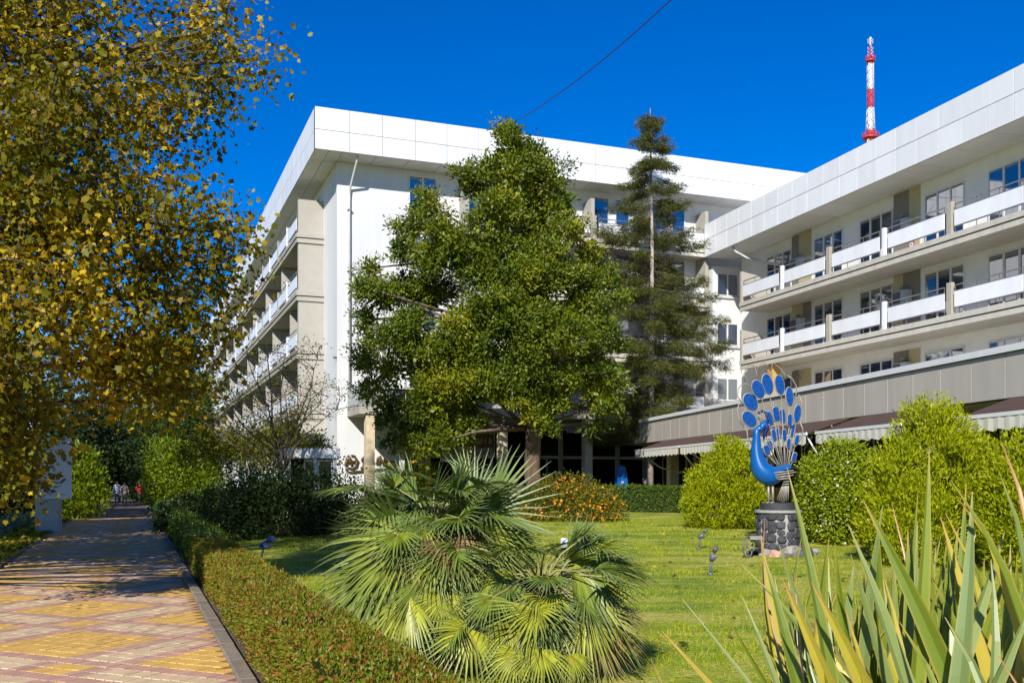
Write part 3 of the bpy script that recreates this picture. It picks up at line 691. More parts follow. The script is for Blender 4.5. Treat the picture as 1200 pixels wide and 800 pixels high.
# ------------------------------------------------------------ low pavilion with awnings
def pavilion():
    ang = math.atan2(-.9859, .1676)
    root = thing('restaurant_pavilion', 'long low pavilion with grey metal panelled fascia and brown awnings', 'building', (5.85, 52, 0), ang)
    FX = Fr('x', 0); L = 39.0
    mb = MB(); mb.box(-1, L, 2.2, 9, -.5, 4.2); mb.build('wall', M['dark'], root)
    fascia(root, FX, -.6, L, 0, (3.6, 4.62), 1.2, mat='pav', depth=.4, gap=.014)
    mb = MB(); mb.box(-.7, L, -.07, .5, 4.63, 4.78); mb.build('coping', M['coping'], root)
    mb = MB(); mb.box(-.7, L, .5, 9.0, 4.3, 4.66); mb.build('roof', M['slab_light'], root)
    mb = MB(); mb.box(-.6, L, .4, 2.2, 3.64, 3.8); mb.build('soffit', M['soffit'], root)
    for a, w in ((7.2, .55), (11.9, .25), (12.6, .2), (17.2, .55), (22, .5), (27, .5), (32, .5)):
        mb = MB(); mb.box(a, a+w, .02, .4, 0, 3.64); mb.build('column', M['column'], root)
    FG = Fr('x', 2.2)
    a = .2
    while a < 36:
        window(root, FG, a, a+2.3, .75, 3.5, 2, .03, 'glass_dark'); a += 2.5
    mb = MB()
    for a in np.arange(8, 36, 2.5): FG.box(mb, a+.02, a+2.3, .06, .1, .5, 1.5)
    mb.build('timber_dado', M['wood'], root)
    # awnings: front edge u ranges worked out as distances along the pavilion
    for a0, a1 in ((6.9, 12.85), (13.0, 18.6), (19.0, 23.8), (24.4, 28.7), (30.8, 36.5)):
        zt, zb, dp = 3.58, 3.12, 1.35
        mb = MB(); mb.add([(a0, -.02, zt), (a1, -.02, zt), (a1, -dp, zb), (a0, -dp, zb), (a0, -.02, zt+.02), (a1, -.02, zt+.02), (a1, -dp, zb+.02), (a0, -dp, zb+.02)],
                          [(0, 1, 2, 3), (7, 6, 5, 4), (0, 3, 7, 4), (1, 5, 6, 2), (0, 4, 5, 1), (3, 2, 6, 7)])
        aw = mb.build('awning', M['awning'], root)
        mb = MB(); mb.box(a0-.03, a1+.03, -dp-.05, -dp, zb-.03, zb+.05); mb.build('front_bar', M['coping'], aw)
        n = int((a1-a0)/.16); w = (a1-a0)/n; vs = []; fs = []
        for i in range(n+1):
            for z_, in ((zb-.03,), (zb-.27,)):
                vs.append((a0+i*w, -dp-.03-(.012 if i % 2 else 0), z_-(0.03*((i*7) % 3) if z_ < zb-.1 else 0)))
        for i in range(n): fs.append((2*i, 2*i+1, 2*i+3, 2*i+2))
        mb = MB(); mb.add(vs, fs); mb.build('valance', M['valance'], aw)
        for e in (a0+.12, a1-.12):
            s_ = 1 if e < (a0+a1)/2 else -1
            mb = MB(); mb.tube([(e, -dp+.02, zb), (e+s_*.75, -.45, 2.35), (e+s_*.95, .3, 2.15)], .03, 6)
            mb.tube([(e+s_*.95, .3, 2.15), (e+s_*.95, .55, 2.15)], .05, 6); mb.build('arm', M['plastic_w'], aw)
    return root
pavilion()

# ------------------------------------------------------------ foliage things
def limb(mb, a, b, r0, r1, n=6, sag=.1, seg=5):
    a, b = Vector(a), Vector(b); L = (b-a).length; pts = []
    j = Vector((rnd.uniform(-1, 1), rnd.uniform(-1, 1), rnd.uniform(0, 1)))*L*sag
    for i in range(seg+1):
        t = i/seg; pts.append(a.lerp(b, t)+j*math.sin(math.pi*t)+Vector((rnd.uniform(-1, 1), rnd.uniform(-1, 1), rnd.uniform(-1, 1)))*L*.015*(0 < i < seg))
    mb.tube(pts, [r0+(r1-r0)*(i/seg) for i in range(seg+1)], n); return pts

def plane_tree():
    base = Vector((-14.5, 12.5, 0))
    root = thing('plane_tree', 'big autumn plane tree with yellow brown leaves hanging over the path', 'tree', base, 0, 'plane trees along the left of the path')
    S = [  # u, v, Y, radius px, weight
        (-120, 20, 14, 150, 1), (20, 30, 15, 120, 1), (120, 60, 15, 110, 1), (205, 70, 15.5, 80, .9), (265, 30, 15.5, 55, .7), (300, 70, 15.5, 35, .5), (250, 120, 15, 35, .5),
        (110, 160, 14.5, 110, 1), (165, 150, 15, 52, .8), (20, 170, 13.5, 120, 1), (120, 265, 14, 95, 1), (195, 280, 14.5, 70, 1), (255, 272, 14.5, 33, .6), (278, 300, 14.5, 17, .4),
        (30, 300, 13, 110, 1.1), (140, 350, 14, 80, 1), (215, 350, 14.5, 48, 1), (238, 335, 14.5, 26, .7), (60, 380, 13, 84, 1.1), (180, 420, 14.5, 45, .9), (225, 420, 15, 22, .7), (120, 430, 14, 40, .7),
        (-12, 480, 13, 58, 1.1), (8, 525, 13, 30, 1), (-40, 450, 12.5, 110, 1.1), (-140, 250, 13, 170, 1), (-12, 545, 13, 42, 1), (155, 470, 14.5, 25, .5), (205, 455, 14.8, 18, .6),
        (60, -150, 16, 170, 1), (-130, -200, 15, 190, 1), (230, -110, 17, 90, .9), (-60, -420, 16, 180, .8), (100, -330, 17, 140, .8), (180, -230, 17, 110, .8), (-260, 60, 15, 190, 1), (-300, -200, 15, 190, 1), (-200, 330, 14, 130, 1)]
    lobes = []; ends = []
    for u, v, Y, r, w in S:
        c = P(u, v, Y)-base; s = r*Y/F; lobes.append((c.x, c.y, c.z, s, s*1.25, s, w)); ends.append((c, s))
    N = 88000
    lob2 = []
    for l in lobes:
        for q in range(9):
            d = unit(1)[0]*rnd.uniform(.3, .95); r_ = .22+l[3]*rnd.uniform(.16, .34); lob2.append((l[0]+d[0]*l[3], l[1]+d[1]*l[4], l[2]+d[2]*l[5], r_*1.3, r_*1.3, r_*.8, l[6]))
    pts, dirs, cc, li = blob_pts(lob2, N, 2600, .5, .3)
    Q = [Vector(c)-base for c in ((-11, 17.8, 3.4), (-11.6, 16.8, 4.7), (-12.3, 18.8, 3.6), (-10.7, 18.9, 2.9), (-12.8, 17.4, 5.6), (-13.2, 19.4, 5), (-13.6, 20.4, 4), (-12.4, 16, 6.4), (-14.5, 19, 6.5), (-14, 21.5, 5.5), (-15.5, 18, 5), (-11.2, 18.6, 19), (-12.6, 19.6, 18), (-11.8, 17.6, 20.3), (-10.6, 19.8, 17.4), (-13, 17, 17), (-12.6, 16, 14.5))]  # unseen foliage clumps, added out of view to shade path and magnolia
    q3, d3, _, _ = blob_pts([(c.x, c.y, c.z, 1.55, 1.6, 1.35) for c in Q], 21000, 620, .8, .3)
    o = inst('crown', cloud_mesh('crown', q3, R.uniform(.12, .2, len(q3)), T_STAR, M['plane_leaf'], d3, .9), root); o['kind'] = 'stuff'
    # outermost sprays
    dn = dirs.copy(); dn[:, 2] -= .5
    sz = .04+.08*R.random(N)**1.5
    # the 300 leaves nearest to the camera and in view as single parts
    wx, wy, wz = pts[:, 0]+base.x, pts[:, 1]+base.y, pts[:, 2]+base.z
    uu = U0+F*wx/wy; vv = VH-F*(wz-CH)/wy
    score = sz/wy; score[(uu < 5) | (uu > 360) | (vv < 5) | (vv > 590)] = 0
    top = np.argsort(-score)[:300]; rest = np.ones(N, bool); rest[top] = False
    me = cloud_mesh('crown', pts[rest], sz[rest], T_STAR, M['plane_leaf'], dn[rest], .9)
    o = inst('crown', me, root); o['kind'] = 'stuff'
    Rm = orient(300, dn[top], .9)
    lm = cloud_mesh('leaf', np.zeros((1, 3)), np.ones(1), T_STAR, M['plane_leaf'], np.array([[0, 1., 0]]), 0, np.array((0, 0, 50.)))
    for i, k in enumerate(top):
        m3 = Matrix([list(Rm[i][r]) for r in range(3)])
        l = inst('leaf', lm, root, tuple(pts[k]), m3.to_euler(), float(sz[k]))
    tr = MB(); limb(tr, (0, 0, -.3), (.3, .2, 4), .42, .34, 10, .02); limb(tr, (.3, .2, 3.9), (-.5, 1.5, 14), .33, .1, 8, .05)
    tr.build('trunk', M['bark_pale'], root)
    br = MB()
    for k, (c, s) in enumerate(ends):
        st = Vector((.3*rnd.random(), .5*rnd.random(), max(2.6, min(12, c.z*rnd.uniform(.45, .95)-rnd.uniform(0, 2)))))
        p = limb(br, st, c, .085, .025, 6, .06, 6)
        for _ in range(5):
            d = Vector((rnd.gauss(0, 1), rnd.gauss(0, 1), rnd.gauss(0, 1))).normalized()*s*.85
            q = limb(br, p[-1 if rnd.random() < .6 else -2], c+d, .018, .005, 4, .12, 3)
            for _ in range(2):
                e = q[-2]+Vector((rnd.gauss(0, 1), rnd.gauss(0, 1), rnd.gauss(0, 1)))*s*.3; limb(br, q[-2], e, .008, .003, 3, .1, 2)
    br.build('branch', M['twig'], root)
    return root
plane_tree()
def far_plane(label, x, y, h, r, n):
    base = Vector((x, y, 0)); root = thing('plane_tree', label, 'tree', base, 0, 'plane trees along the left of the path')
    lobes = []
    for i in range(16):
        t = (i+.5)/16; a = i*2.4; w = r*math.sin(math.pi*(.15+.75*t))**.7
        lobes.append((math.cos(a)*w*.55, math.sin(a)*w*.55, 3.2+(h-3.2)*t, w*.6, w*.6, h*.12))
    pts, dirs, cc, li = blob_pts(lobes, n, n//30, .9, .4)
    me = cloud_mesh('crown', pts, R.uniform(.16, .28, n), T_STAR, M['plane_leaf'], dirs, .9); o = inst('crown', me, root); o['kind'] = 'stuff'
    mb = MB(); limb(mb, (0, 0, -.3), (0, 0, h*.85), .36, .08, 9, .02)
    mb.build('trunk', M['bark_pale'], root); br = MB()
    for l in lobes: limb(br, (0, 0, max(2.6, l[2]-2)), l[:3], .1, .03, 5)
    br.build('branch', M['twig'], root)
far_plane('second autumn plane tree farther along the left of the path', -18.9, 25.5, 12.5, 5.4, 30000)
far_plane('third autumn plane tree behind the sign at the left of the path', -27.0, 40.0, 13.0, 5.2, 22000)

def magnolia():
    Yc = 41.0; base = P(627, 0, Yc); base.z = .45
    root = thing('magnolia_tree', 'tall broad evergreen magnolia tree with glossy leaves before the hotel entrance', 'tree', base)
    S = [(598, 153, 16), (600, 178, 28), (576, 198, 22), (627, 190, 26), (546, 206, 15), (560, 217, 20), (642, 215, 26), (657, 240, 22), (606, 226, 38), (580, 255, 36), (630, 265, 42), (667, 272, 19),
         (497, 240, 20), (511, 265, 25), (479, 270, 20), (468, 294, 18), (502, 302, 30), (541, 290, 35), (434, 314, 14), (424, 336, 14), (446, 346, 24), (428, 374, 18), (470, 341, 26), (500, 346, 35), (440, 400, 20), (470, 390, 35), (424, 420, 13), (455, 436, 28), (432, 458, 15),
         (500, 420, 43), (452, 482, 24), (480, 501, 30), (458, 520, 15), (511, 520, 24), (540, 505, 24), (505, 470, 39), (545, 390, 45), (545, 440, 46), (590, 310, 49), (640, 320, 43), (690, 300, 24), (711, 331, 22), (680, 341, 33), (726, 350, 11), (600, 370, 53), (650, 385, 47), (700, 380, 32),
         (721, 402, 15), (715, 440, 21), (690, 430, 35), (640, 440, 45), (590, 440, 49), (612, 462, 28), (556, 497, 13), (655, 466, 24), (700, 468, 22), (692, 498, 14), (640, 500, 11), (716, 476, 11), (625, 490, 12), (538, 470, 26)]
    S = [(u, v, r, 1) for u, v, r in S]
    lobes = []
    for u, v, r, w in S:
        Y = Yc+rnd.uniform(-1.4, 1.0)-(.8 if 520 < u < 690 and v > 250 else 0); c = P(u, v, Y)-base; s = r*Yc/F; lobes.append((c.x, c.y, c.z, s, s*1.2, s*.92, w))
    big = lobes; lobes = []
    for l in big:
        lobes.append((*l[:3], l[3]*.6, l[4]*.6, l[5]*.6, .3))
        for q in range(6 if l[3] > 1.1 else 3):
            d = unit(1)[0]; d[1] = -abs(d[1])*.9 if q % 3 else d[1]; g = rnd.uniform(.62, .86); r_ = l[3]*rnd.uniform(.26, .42)+.1
            lobes.append((l[0]+d[0]*l[3]*g, l[1]+d[1]*l[4]*g, l[2]+d[2]*l[5]*g, r_*1.15, r_*1.15, r_*.75, 1.0))
    N = 135000
    pts, dirs, cc, li = blob_pts(lobes, N, 2300, .37, .68, (1.05, 1.05, .8), .45)
    nf = 22000; pf, df, _, _ = blob_pts([(*l[:3], l[3]*.7, l[4]*.8, l[5]*.7) for l in big], nf, nf, .2, .1)
    o = inst('crown', cloud_mesh('crown', pf, R.uniform(.22, .34, nf), T_OVAL, M['magnolia_leaf'], df, .9), root); o['kind'] = 'stuff'
    d2 = dirs.copy(); d2[:, 2] += .25
    me = cloud_mesh('crown', pts, R.uniform(.09, .18, N), T_OVAL, M['magnolia_leaf'], d2, .8, dirs*1.2+np.array((0, 0, .7)))
    o = inst('crown', me, root); o['kind'] = 'stuff'
    mb = MB(); limb(mb, (0, 0, -.4), (-.1, 0, 5), .37, .29, 12, .02); limb(mb, (-.1, 0, 4.9), (-.7, .1, 15.5), .28, .06, 8, .03, 8)
    mb.tube([(-.05, 0, -.5), (0, 0, .1), (0, 0, .8)], [.52, .43, .36], 12)
    mb.build('trunk', M['bark_red'], root)
    br = MB()
    for k, l in enumerate(big):
        z0 = max(3.5, min(13, l[2]-rnd.uniform(.5, 3)))
        limb(br, (-.1-.04*z0, 0, z0), l[:3], .1, .03, 5, .08)
        for _ in range(4):
            d = unit(1)[0]*np.array(l[3:6])*.9; limb(br, l[:3], (l[0]+d[0], l[1]+d[1], l[2]+d[2]), .03, .01, 4, .1, 3)
    br.build('branch', M['bark'], root)
    return root
magnolia()

def conifer(name, label, u, Y, z0, ztop, wpx, mat='needle', bark='bark_pale', dens=1.0, zfirst=.12, group=None, droop=.12, lean=0, up=0.3, seed=3, k=6, lsz=1.0, prof_p=.72, nb=(4, 6), trunk=1.0):
    rr = random.Random(seed)
    base = P(u, 0, Y); base.z = z0; root = thing(name, label, 'tree', base, 0, group)
    H = ztop-z0; tr = MB(); tr.tube([(0, 0, -.3), (.05, 0, H*.3), (.1+lean*.5, 0, H*.65), (lean, 0, H)], [.022*H*.75*trunk, .018*H*.75*trunk, .008*H*trunk, .012], 8); tr.build('trunk', M[bark], root)
    W_ = wpx*Y/F*.5; pts = []; dirs = []; br = MB()
    nlev = int(30*dens); 
    for i in range(nlev):
        t = zfirst+(1-zfirst)*(i+rr.random()*.6)/nlev; z = H*t
        prof = (1-t)**prof_p*min(1, .62+1.5*(t-zfirst)) if zfirst > .05 else (1-t)**.7
        for b in range(rr.randint(*nb)):
            a = rr.random()*2*math.pi; L = W_*prof*rr.choice((.55, .8, 1.0, 1.15))*rr.uniform(.8, 1.1)+.25
            p0 = Vector((.1*t, 0, z)); tip = Vector((math.cos(a)*L, math.sin(a)*L, z-L*droop+up*L*.3))
            br.tube([p0, p0.lerp(tip, .5)+Vector((0, 0, -L*.06)), tip], [.03*(1-t)+.012, .018, .006], 4, cap=False)
            nn = max(5, int(L*26*dens))
            for k in range(nn):
                f = rr.uniform(.18, 1); q = p0.lerp(tip, f); q.z -= math.sin(f*math.pi)*L*.06
                side = rr.uniform(-1, 1)*L*.22*(1.1-f)+rr.gauss(0, .05); q += Vector((-math.sin(a)*side, math.cos(a)*side, rr.uniform(-.55, .08)*(.3+L*.12)))
                pts.append(q); dirs.append((math.cos(a)*.7-math.sin(a)*np.sign(side)*.6, math.sin(a)*.7+math.cos(a)*np.sign(side)*.6, -.35))
    br.build('branch', M['twig'], root)
    pts = np.array([tuple(p) for p in pts]); dirs = np.array(dirs)
    pts = np.repeat(pts, k, 0)+R.normal(size=(len(pts)*k, 3))*np.array((.11, .11, .07)); dirs = np.repeat(dirs, k, 0)
    me = cloud_mesh('crown', pts, R.uniform(.16, .34, len(pts))*lsz, T_NARROW, M[mat], dirs, .55); o = inst('crown', me, root); o['kind'] = 'stuff'
    return root
conifer('fir_tree', 'slim conifer with pale trunk and sparse drooping boughs behind the pavilion roof', 762, 49.5, .45, 1.8+435/F*49.5, 235, zfirst=.2, droop=.24, k=14, lsz=.78, prof_p=.66, dens=1.05, nb=(4, 5), trunk=.55)

def shrub(name, label, cat, lobes, n, size, tmpl, mat, base, core=None, clump=.3, clumps=None, shell=.75, up=.6, group=None, flowers=None, stems=0, spread=.8):
    """lobes are relative to base"""
    root = thing(name, label, cat, base, 0, group)
    pts, dirs, cc, li = blob_pts(lobes, n, clumps, clump, shell)
    k = pts[:, 2] > -.05; pts, dirs = pts[k], dirs[k]
    d2 = dirs.copy(); d2[:, 2] += up
    me = cloud_mesh('foliage', pts, R.uniform(size*.6, size*1.25, len(pts)), tmpl, M[mat], d2, spread, dirs+np.array((0, 0, .4)))
    o = inst('foliage', me, root); o['kind'] = 'stuff'
    mb = MB()
    for i in range(max(3, stems)):
        l = lobes[i % len(lobes)]; d = unit(1)[0]*.6
        limb(mb, (rnd.uniform(-.1, .1), rnd.uniform(-.1, .1), -.1), (l[0]+d[0]*l[3], l[1]+d[1]*l[4], l[2]+d[2]*l[5]*.7), .035, .01, 5, .1)
    mb.build('stem', M['twig'], root)
    if flowers:
        fn, fs, fm = flowers
        p2, d3, _, _ = blob_pts(lobes, fn, fn, .1, .98); k = p2[:, 2] > .1; p2, d3 = p2[k], d3[k]
        me = cloud_mesh('flower', p2+d3*.03, R.uniform(fs*.7, fs*1.2, len(p2)), T_DISC, M[fm], None, 1, d3*2+np.array((0, 0, 1.0))); o = inst('flower', me, root); o['kind'] = 'stuff'
    return root
def at_ground(u, Y): x = (u-U0)/F*Y; return Vector((x, Y, gz(x, Y)))

# rounded golden thujas and the white flowered bush along the pavilion
b = at_ground(849, 30)
shrub('thuja_bush', 'rounded golden green thuja bush left of the peacock sculpture', 'bush', [(0, 0, .85, 1.22, 1.1, .95), (.15, 0, 1.55, .95, .9, .95), (.2, 0, 2.2, .55, .5, .5), (-.55, 0, 1.3, .6, .6, .6), (-.5, -.2, .5, .8, .7, .6), (.6, -.3, .6, .7, .6, .6)], 26000, .105, T_SPRAY, 'thuja', b, clump=.2, clumps=620, up=1.3, spread=.55, group='clipped golden thuja bushes')
b = at_ground(985, 25.2)
shrub('flowering_bush', 'glossy green bush dotted with white flowers right behind the peacock sculpture', 'bush', [(0, 0, 1.0, 1.05, .95, 1.1), (.1, 0, 1.75, .8, .75, .85), (-.35, 0, 1.5, .7, .7, .8), (.4, -.1, 1.2, .75, .7, .9)], 24000, .10, T_OVAL, 'bush3', b, clump=.22, clumps=700, flowers=(480, .065, 'flower_w'))
b = at_ground(1092, 20.6)
shrub('thuja_bush', 'tallest golden green thuja bush right of the white flowered bush', 'bush', [(0, 0, 1.0, 1.5, 1.2, 1.1), (.05, 0, 1.9, 1.2, 1.0, 1.0), (.0, 0, 2.75, .72, .7, .65), (-.7, -.2, 1.5, .75, .7, .9), (.7, 0, 1.7, .8, .7, .9), (-.6, -.4, .6, .9, .7, .7), (.75, -.2, 2.2, .5, .5, .5)], 38000, .095, T_SPRAY, 'thuja', b, clump=.2, clumps=900, up=1.3, spread=.55, group='clipped golden thuja bushes')
b = at_ground(1215, 19.0)
shrub('thuja_bush', 'golden green thuja bush cut by the right edge of the view behind the flax leaves', 'bush', [(0, 0, 1.0, 1.1, .9, 1.1), (-.1, 0, 1.9, .8, .8, .85), (-.4, -.1, 1.4, .7, .6, .8)], 18000, .095, T_SPRAY, 'thuja', b, clump=.22, clumps=700, up=1.3, spread=.55, group='clipped golden thuja bushes')

def hedge(name, label, pts2, width, height, n, leaf, mat, seedc=None, wob=.04):
    """hedge along a polyline on the ground"""
    a, b = Vector(pts2[0]), Vector(pts2[1]); L = (b-a).length; d = (b-a)/L; nrm = Vector((d.y, -d.x, 0))
    root = thing(name, label, 'hedge', (a.x, a.y, gz(a.x, a.y)), math.atan2(d.y, d.x))
    z1 = gz(b.x, b.y)-gz(a.x, a.y)
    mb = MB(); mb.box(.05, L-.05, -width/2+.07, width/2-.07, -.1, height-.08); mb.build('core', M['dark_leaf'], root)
    s = R.random(n); cam_bias = R.random(n)**1.35; x = cam_bias*L if pts2[0][1] < 12 else s*L
    f = R.random(n); per = width+2*height
    w = f*per; y = np.where(w < height, -width/2, np.where(w < height+width, -width/2+(w-height), width/2)); z = np.where(w < height, w, np.where(w < height+width, height, per-w))
    bump = .02*np.sin(x*2.1)+.015*np.sin(x*5.3+1)+wob*R.normal(size=n)
    nx = np.zeros(n); ny = np.where(w < height, -1., np.where(w < height+width, 0, 1.)); nz = np.where((w >= height) & (w < height+width), 1., 0.)
    # ends
    e = R.random(n) < .05; x = np.where(e, np.where(R.random(n) < .5, 0, L), x); y = np.where(e, R.uniform(-width/2, width/2, n), y); z = np.where(e, R.uniform(0, height, n), z)
    pts = np.stack([x, y+ny*bump, np.maximum(.02, z+nz*bump+x/L*z1*0)], 1); dirs = np.stack([nx+R.normal(size=n)*.3, ny, nz+.35], 1)
    me = cloud_mesh('foliage', pts, R.uniform(leaf*.6, leaf*1.3, n), T_OVAL, M[mat], dirs, .7, dirs)
    o = inst('foliage', me, root); o['kind'] = 'stuff'; return root
hp = lambda p: tuple(path_pt(p, -.61))
hedge('clipped_hedge', 'low clipped hedge with reddish tips along the paved path in the foreground', (hp(-17), hp(1.2)), .68, .58, 98000, .036, 'hedge_leaf', wob=.022)
hedge('clipped_hedge', 'shaded green low hedge along the far stretch of the paved path', (tuple(path_pt(2.2, -.62)), tuple(path_pt(46, -.62))), .62, .68, 26000, .07, 'boxhedge')
hedge('clipped_hedge', 'dense green box hedge at the back of the lawn before the entrance', (((520-600)/F*46, 46.5, 0), ((850-600)/F*39.5, 39.5, 0)), .9, 1.02, 20000, .10, 'boxhedge')

# flower shrubs behind the palm
b = at_ground(672, 33); shrub('lantana_shrub', 'spreading shrub covered in orange flowers in front of the box hedge', 'shrub', [(0, 0, .5, 1.2, .9, .75), (-.8, 0, .5, .9, .8, .8), (.7, 0, .45, .9, .8, .7), (-.2, .2, 1.0, 1.0, .6, .55), (1.2, -.1, .3, .6, .5, .45), (-1.6, 0, .4, .7, .6, .6)], 12000, .09, T_OVAL, 'autumn', b, clump=.25, clumps=700, flowers=(1250, .08, 'flower_o'))
b = at_ground(455, 32); shrub('lantana_shrub', 'orange flowered shrub half hidden behind the left of the fan palm', 'shrub', [(0, 0, .4, 1.0, .8, .6), (-.8, 0, .3, .7, .7, .45), (.7, 0, .35, .8, .7, .5)], 6000, .09, T_OVAL, 'autumn', b, clump=.25, flowers=(800, .08, 'flower_o'))
b = at_ground(475, 36); shrub('daisy_shrub', 'tall shrub with bright yellow flowers rising behind the fan palm', 'shrub', [(0, 0, 1.0, .9, .6, 1.0), (.5, 0, 1.4, .5, .5, .7), (-.5, 0, .8, .6, .5, .8)], 5000, .14, T_NARROW, 'bush2', b, clump=.3, flowers=(90, .16, 'flower_y'))
# left side: shaded and background shrubs
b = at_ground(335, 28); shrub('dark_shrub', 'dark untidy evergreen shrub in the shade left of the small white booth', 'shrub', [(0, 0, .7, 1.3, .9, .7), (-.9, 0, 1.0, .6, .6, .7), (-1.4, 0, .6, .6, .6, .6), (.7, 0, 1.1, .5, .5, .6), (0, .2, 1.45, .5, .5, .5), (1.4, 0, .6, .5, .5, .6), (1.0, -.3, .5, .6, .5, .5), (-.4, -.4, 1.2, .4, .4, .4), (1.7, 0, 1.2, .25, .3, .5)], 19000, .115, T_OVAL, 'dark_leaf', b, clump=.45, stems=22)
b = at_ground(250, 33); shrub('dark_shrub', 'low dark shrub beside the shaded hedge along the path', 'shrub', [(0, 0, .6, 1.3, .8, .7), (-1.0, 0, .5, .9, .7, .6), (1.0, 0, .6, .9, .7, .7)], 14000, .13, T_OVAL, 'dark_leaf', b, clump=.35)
b = at_ground(300, 40); shrub('autumn_shrub', 'brownish autumn climber spreading over a frame under the bare branches', 'shrub', [(0, 0, 2.9, 2.4, 1.2, .6), (-2.0, 0, 2.5, 1.2, 1.0, .7), (1.6, 0, 2.9, 1.2, 1.0, .6), (-.5, 0, 2.3, 1.5, 1.0, .6), (2.6, 0, 2.3, .6, .8, .5)], 9000, .15, T_OVAL, 'autumn', b, clump=.45, stems=9)
b = at_ground(205, 52); shrub('round_shrub', 'large rounded grey green shrub right of the path end', 'shrub', [(0, 0, 1.6, 1.6, 1.3, 1.5), (.9, 0, 2.2, 1.3, 1.1, 1.4), (-.4, 0, 2.6, 1.2, 1.1, 1.3), (1.6, 0, 1.4, 1.1, 1.0, 1.1)], 15000, .16, T_OVAL, 'bush2', b, clump=.4, clumps=700)
b = at_ground(196, 60); shrub('yellow_shrub', 'small yellow leaved shrub beside the path end', 'shrub', [(0, 0, .6, .9, .7, .7), (-.3, 0, 1.0, .5, .5, .5), (1.0, 0, .7, .6, .5, .6)], 4000, .13, T_OVAL, 'yellow_leaf', b, clump=.3)
b = at_ground(88, 45); shrub('cypress_shrub', 'feathery yellow green conifer shrub left of the path behind the sign', 'shrub', [(0, 0, 1.2, 1.0, 1.0, 1.3), (.2, 0, 2.4, .7, .7, 1.0), (-.6, 0, 1.8, .7, .7, 1.2), (.9, -.2, .8, .6, .6, .8), (.75, 0, 1.7, .4, .4, .8)], 9000, .22, T_SPRAY, 'bush2', b, clump=.35, up=1.2)
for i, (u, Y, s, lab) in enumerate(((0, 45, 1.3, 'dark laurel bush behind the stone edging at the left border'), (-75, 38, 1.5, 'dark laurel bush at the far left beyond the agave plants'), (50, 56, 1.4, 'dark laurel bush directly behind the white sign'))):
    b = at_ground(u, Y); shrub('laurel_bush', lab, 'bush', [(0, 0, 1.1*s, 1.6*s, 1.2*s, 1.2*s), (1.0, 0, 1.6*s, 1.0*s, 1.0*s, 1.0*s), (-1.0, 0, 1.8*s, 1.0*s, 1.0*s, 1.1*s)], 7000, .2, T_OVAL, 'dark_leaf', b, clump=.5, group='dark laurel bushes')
# trees closing the path
def crown_tree(name, label, u, Y, ztop, wpx, mat, z0=2.0, n=9000, size=.28, group=None, tmpl=T_OVAL, bark='bark'):
    base = at_ground(u, Y); root = thing(name, label, 'tree', base, 0, group); H = ztop; W_ = wpx*Y/F/2
    lobes = []
    for i in range(11):
        t = (i+.5)/11; z = z0+(H-z0)*t; w = W_*(math.sin(math.pi*(.18+.75*t))**.8)
        a = rnd.random()*6.28; lobes.append((math.cos(a)*w*.4, math.sin(a)*w*.4, z, w*.75, w*.75, (H-z0)*.16))
    pts, dirs, cc, li = blob_pts(lobes, n, n//26, .8, .5)
    me = cloud_mesh('crown', pts, R.uniform(size*.7, size*1.3, n), tmpl, M[mat], dirs, .8, dirs+np.array((0, 0, .5))); o = inst('crown', me, root); o['kind'] = 'stuff'
    mb = MB(); limb(mb, (0, 0, -.3), (0, 0, H*.9), .02*H, .03, 8, .02)
    for l in lobes: limb(mb, (0, 0, max(z0*.6, l[2]-1.5)), l[:3], .06, .02, 5)
    mb.build('trunk', M[bark], root); return root
def cyp(label, u, Y, ztop, wpx, group='tall conifers at the end of the path'):
    base = at_ground(u, Y); root = thing('cypress_tree', label, 'tree', base, 0, group); W_ = wpx*Y/F/2; lobes = []
    for i in range(14):
        t = i/13; z = .8+(ztop-1.2)*t; w = W_*(1-t)**.6*(.75+.3*rnd.random())+.15; a = rnd.random()*6.28
        lobes.append((math.cos(a)*w*.25, math.sin(a)*w*.25, z, w, w, ztop*.07+.2))
    pts, dirs, cc, li = blob_pts(lobes, 11000, 420, .55, .6); dirs[:, 2] += .6
    me = cloud_mesh('crown', pts, R.uniform(.25, .5, len(pts)), T_SPRAY, M['cypress'], dirs, .6, dirs); o = inst('crown', me, root); o['kind'] = 'stuff'
    mb = MB(); limb(mb, (0, 0, -.3), (0, 0, ztop*.95), .25, .03, 8, .01); mb.build('trunk', M['bark_red'], root); return root
cyp('broad tall conifer standing right of the path end beside the hotel', 212, 72, 13.0, 62)
cyp('tall conifer behind the round shrub, nearest to the hotel wall', 236, 84, 10.5, 34)
cyp('dark tall conifer left of the broad conifer over the path end', 178, 88, 16.0, 60)
conifer('pine_tree', 'bare stemmed pine above the left side of the path', 118, 92, 0, 15.5, 90, mat='cypress', bark='bark_red', zfirst=.35, dens=.9, group='pines beyond the path', droop=.1, seed=5)
conifer('pine_tree', 'slender pine with visible reddish trunk over the path end', 140, 98, 0, 14.0, 70, mat='cypress', bark='bark_red', zfirst=.38, dens=.8, group='pines beyond the path', droop=.1, seed=8)
conifer('pine_tree', 'pine at the left behind the sign and laurels', 70, 85, 0, 16, 80, mat='cypress', bark='bark_red', zfirst=.25, dens=.9, group='pines beyond the path', droop=.1, seed=9)
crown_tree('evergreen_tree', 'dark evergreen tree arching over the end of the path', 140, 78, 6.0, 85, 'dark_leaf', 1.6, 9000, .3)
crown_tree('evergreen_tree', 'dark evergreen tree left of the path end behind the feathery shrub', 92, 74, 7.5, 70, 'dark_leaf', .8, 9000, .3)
crown_tree('evergreen_tree', 'dark evergreen tree filling the gap behind the people on the path', 150, 100, 8.0, 110, 'dark_leaf', .3, 8000, .36)
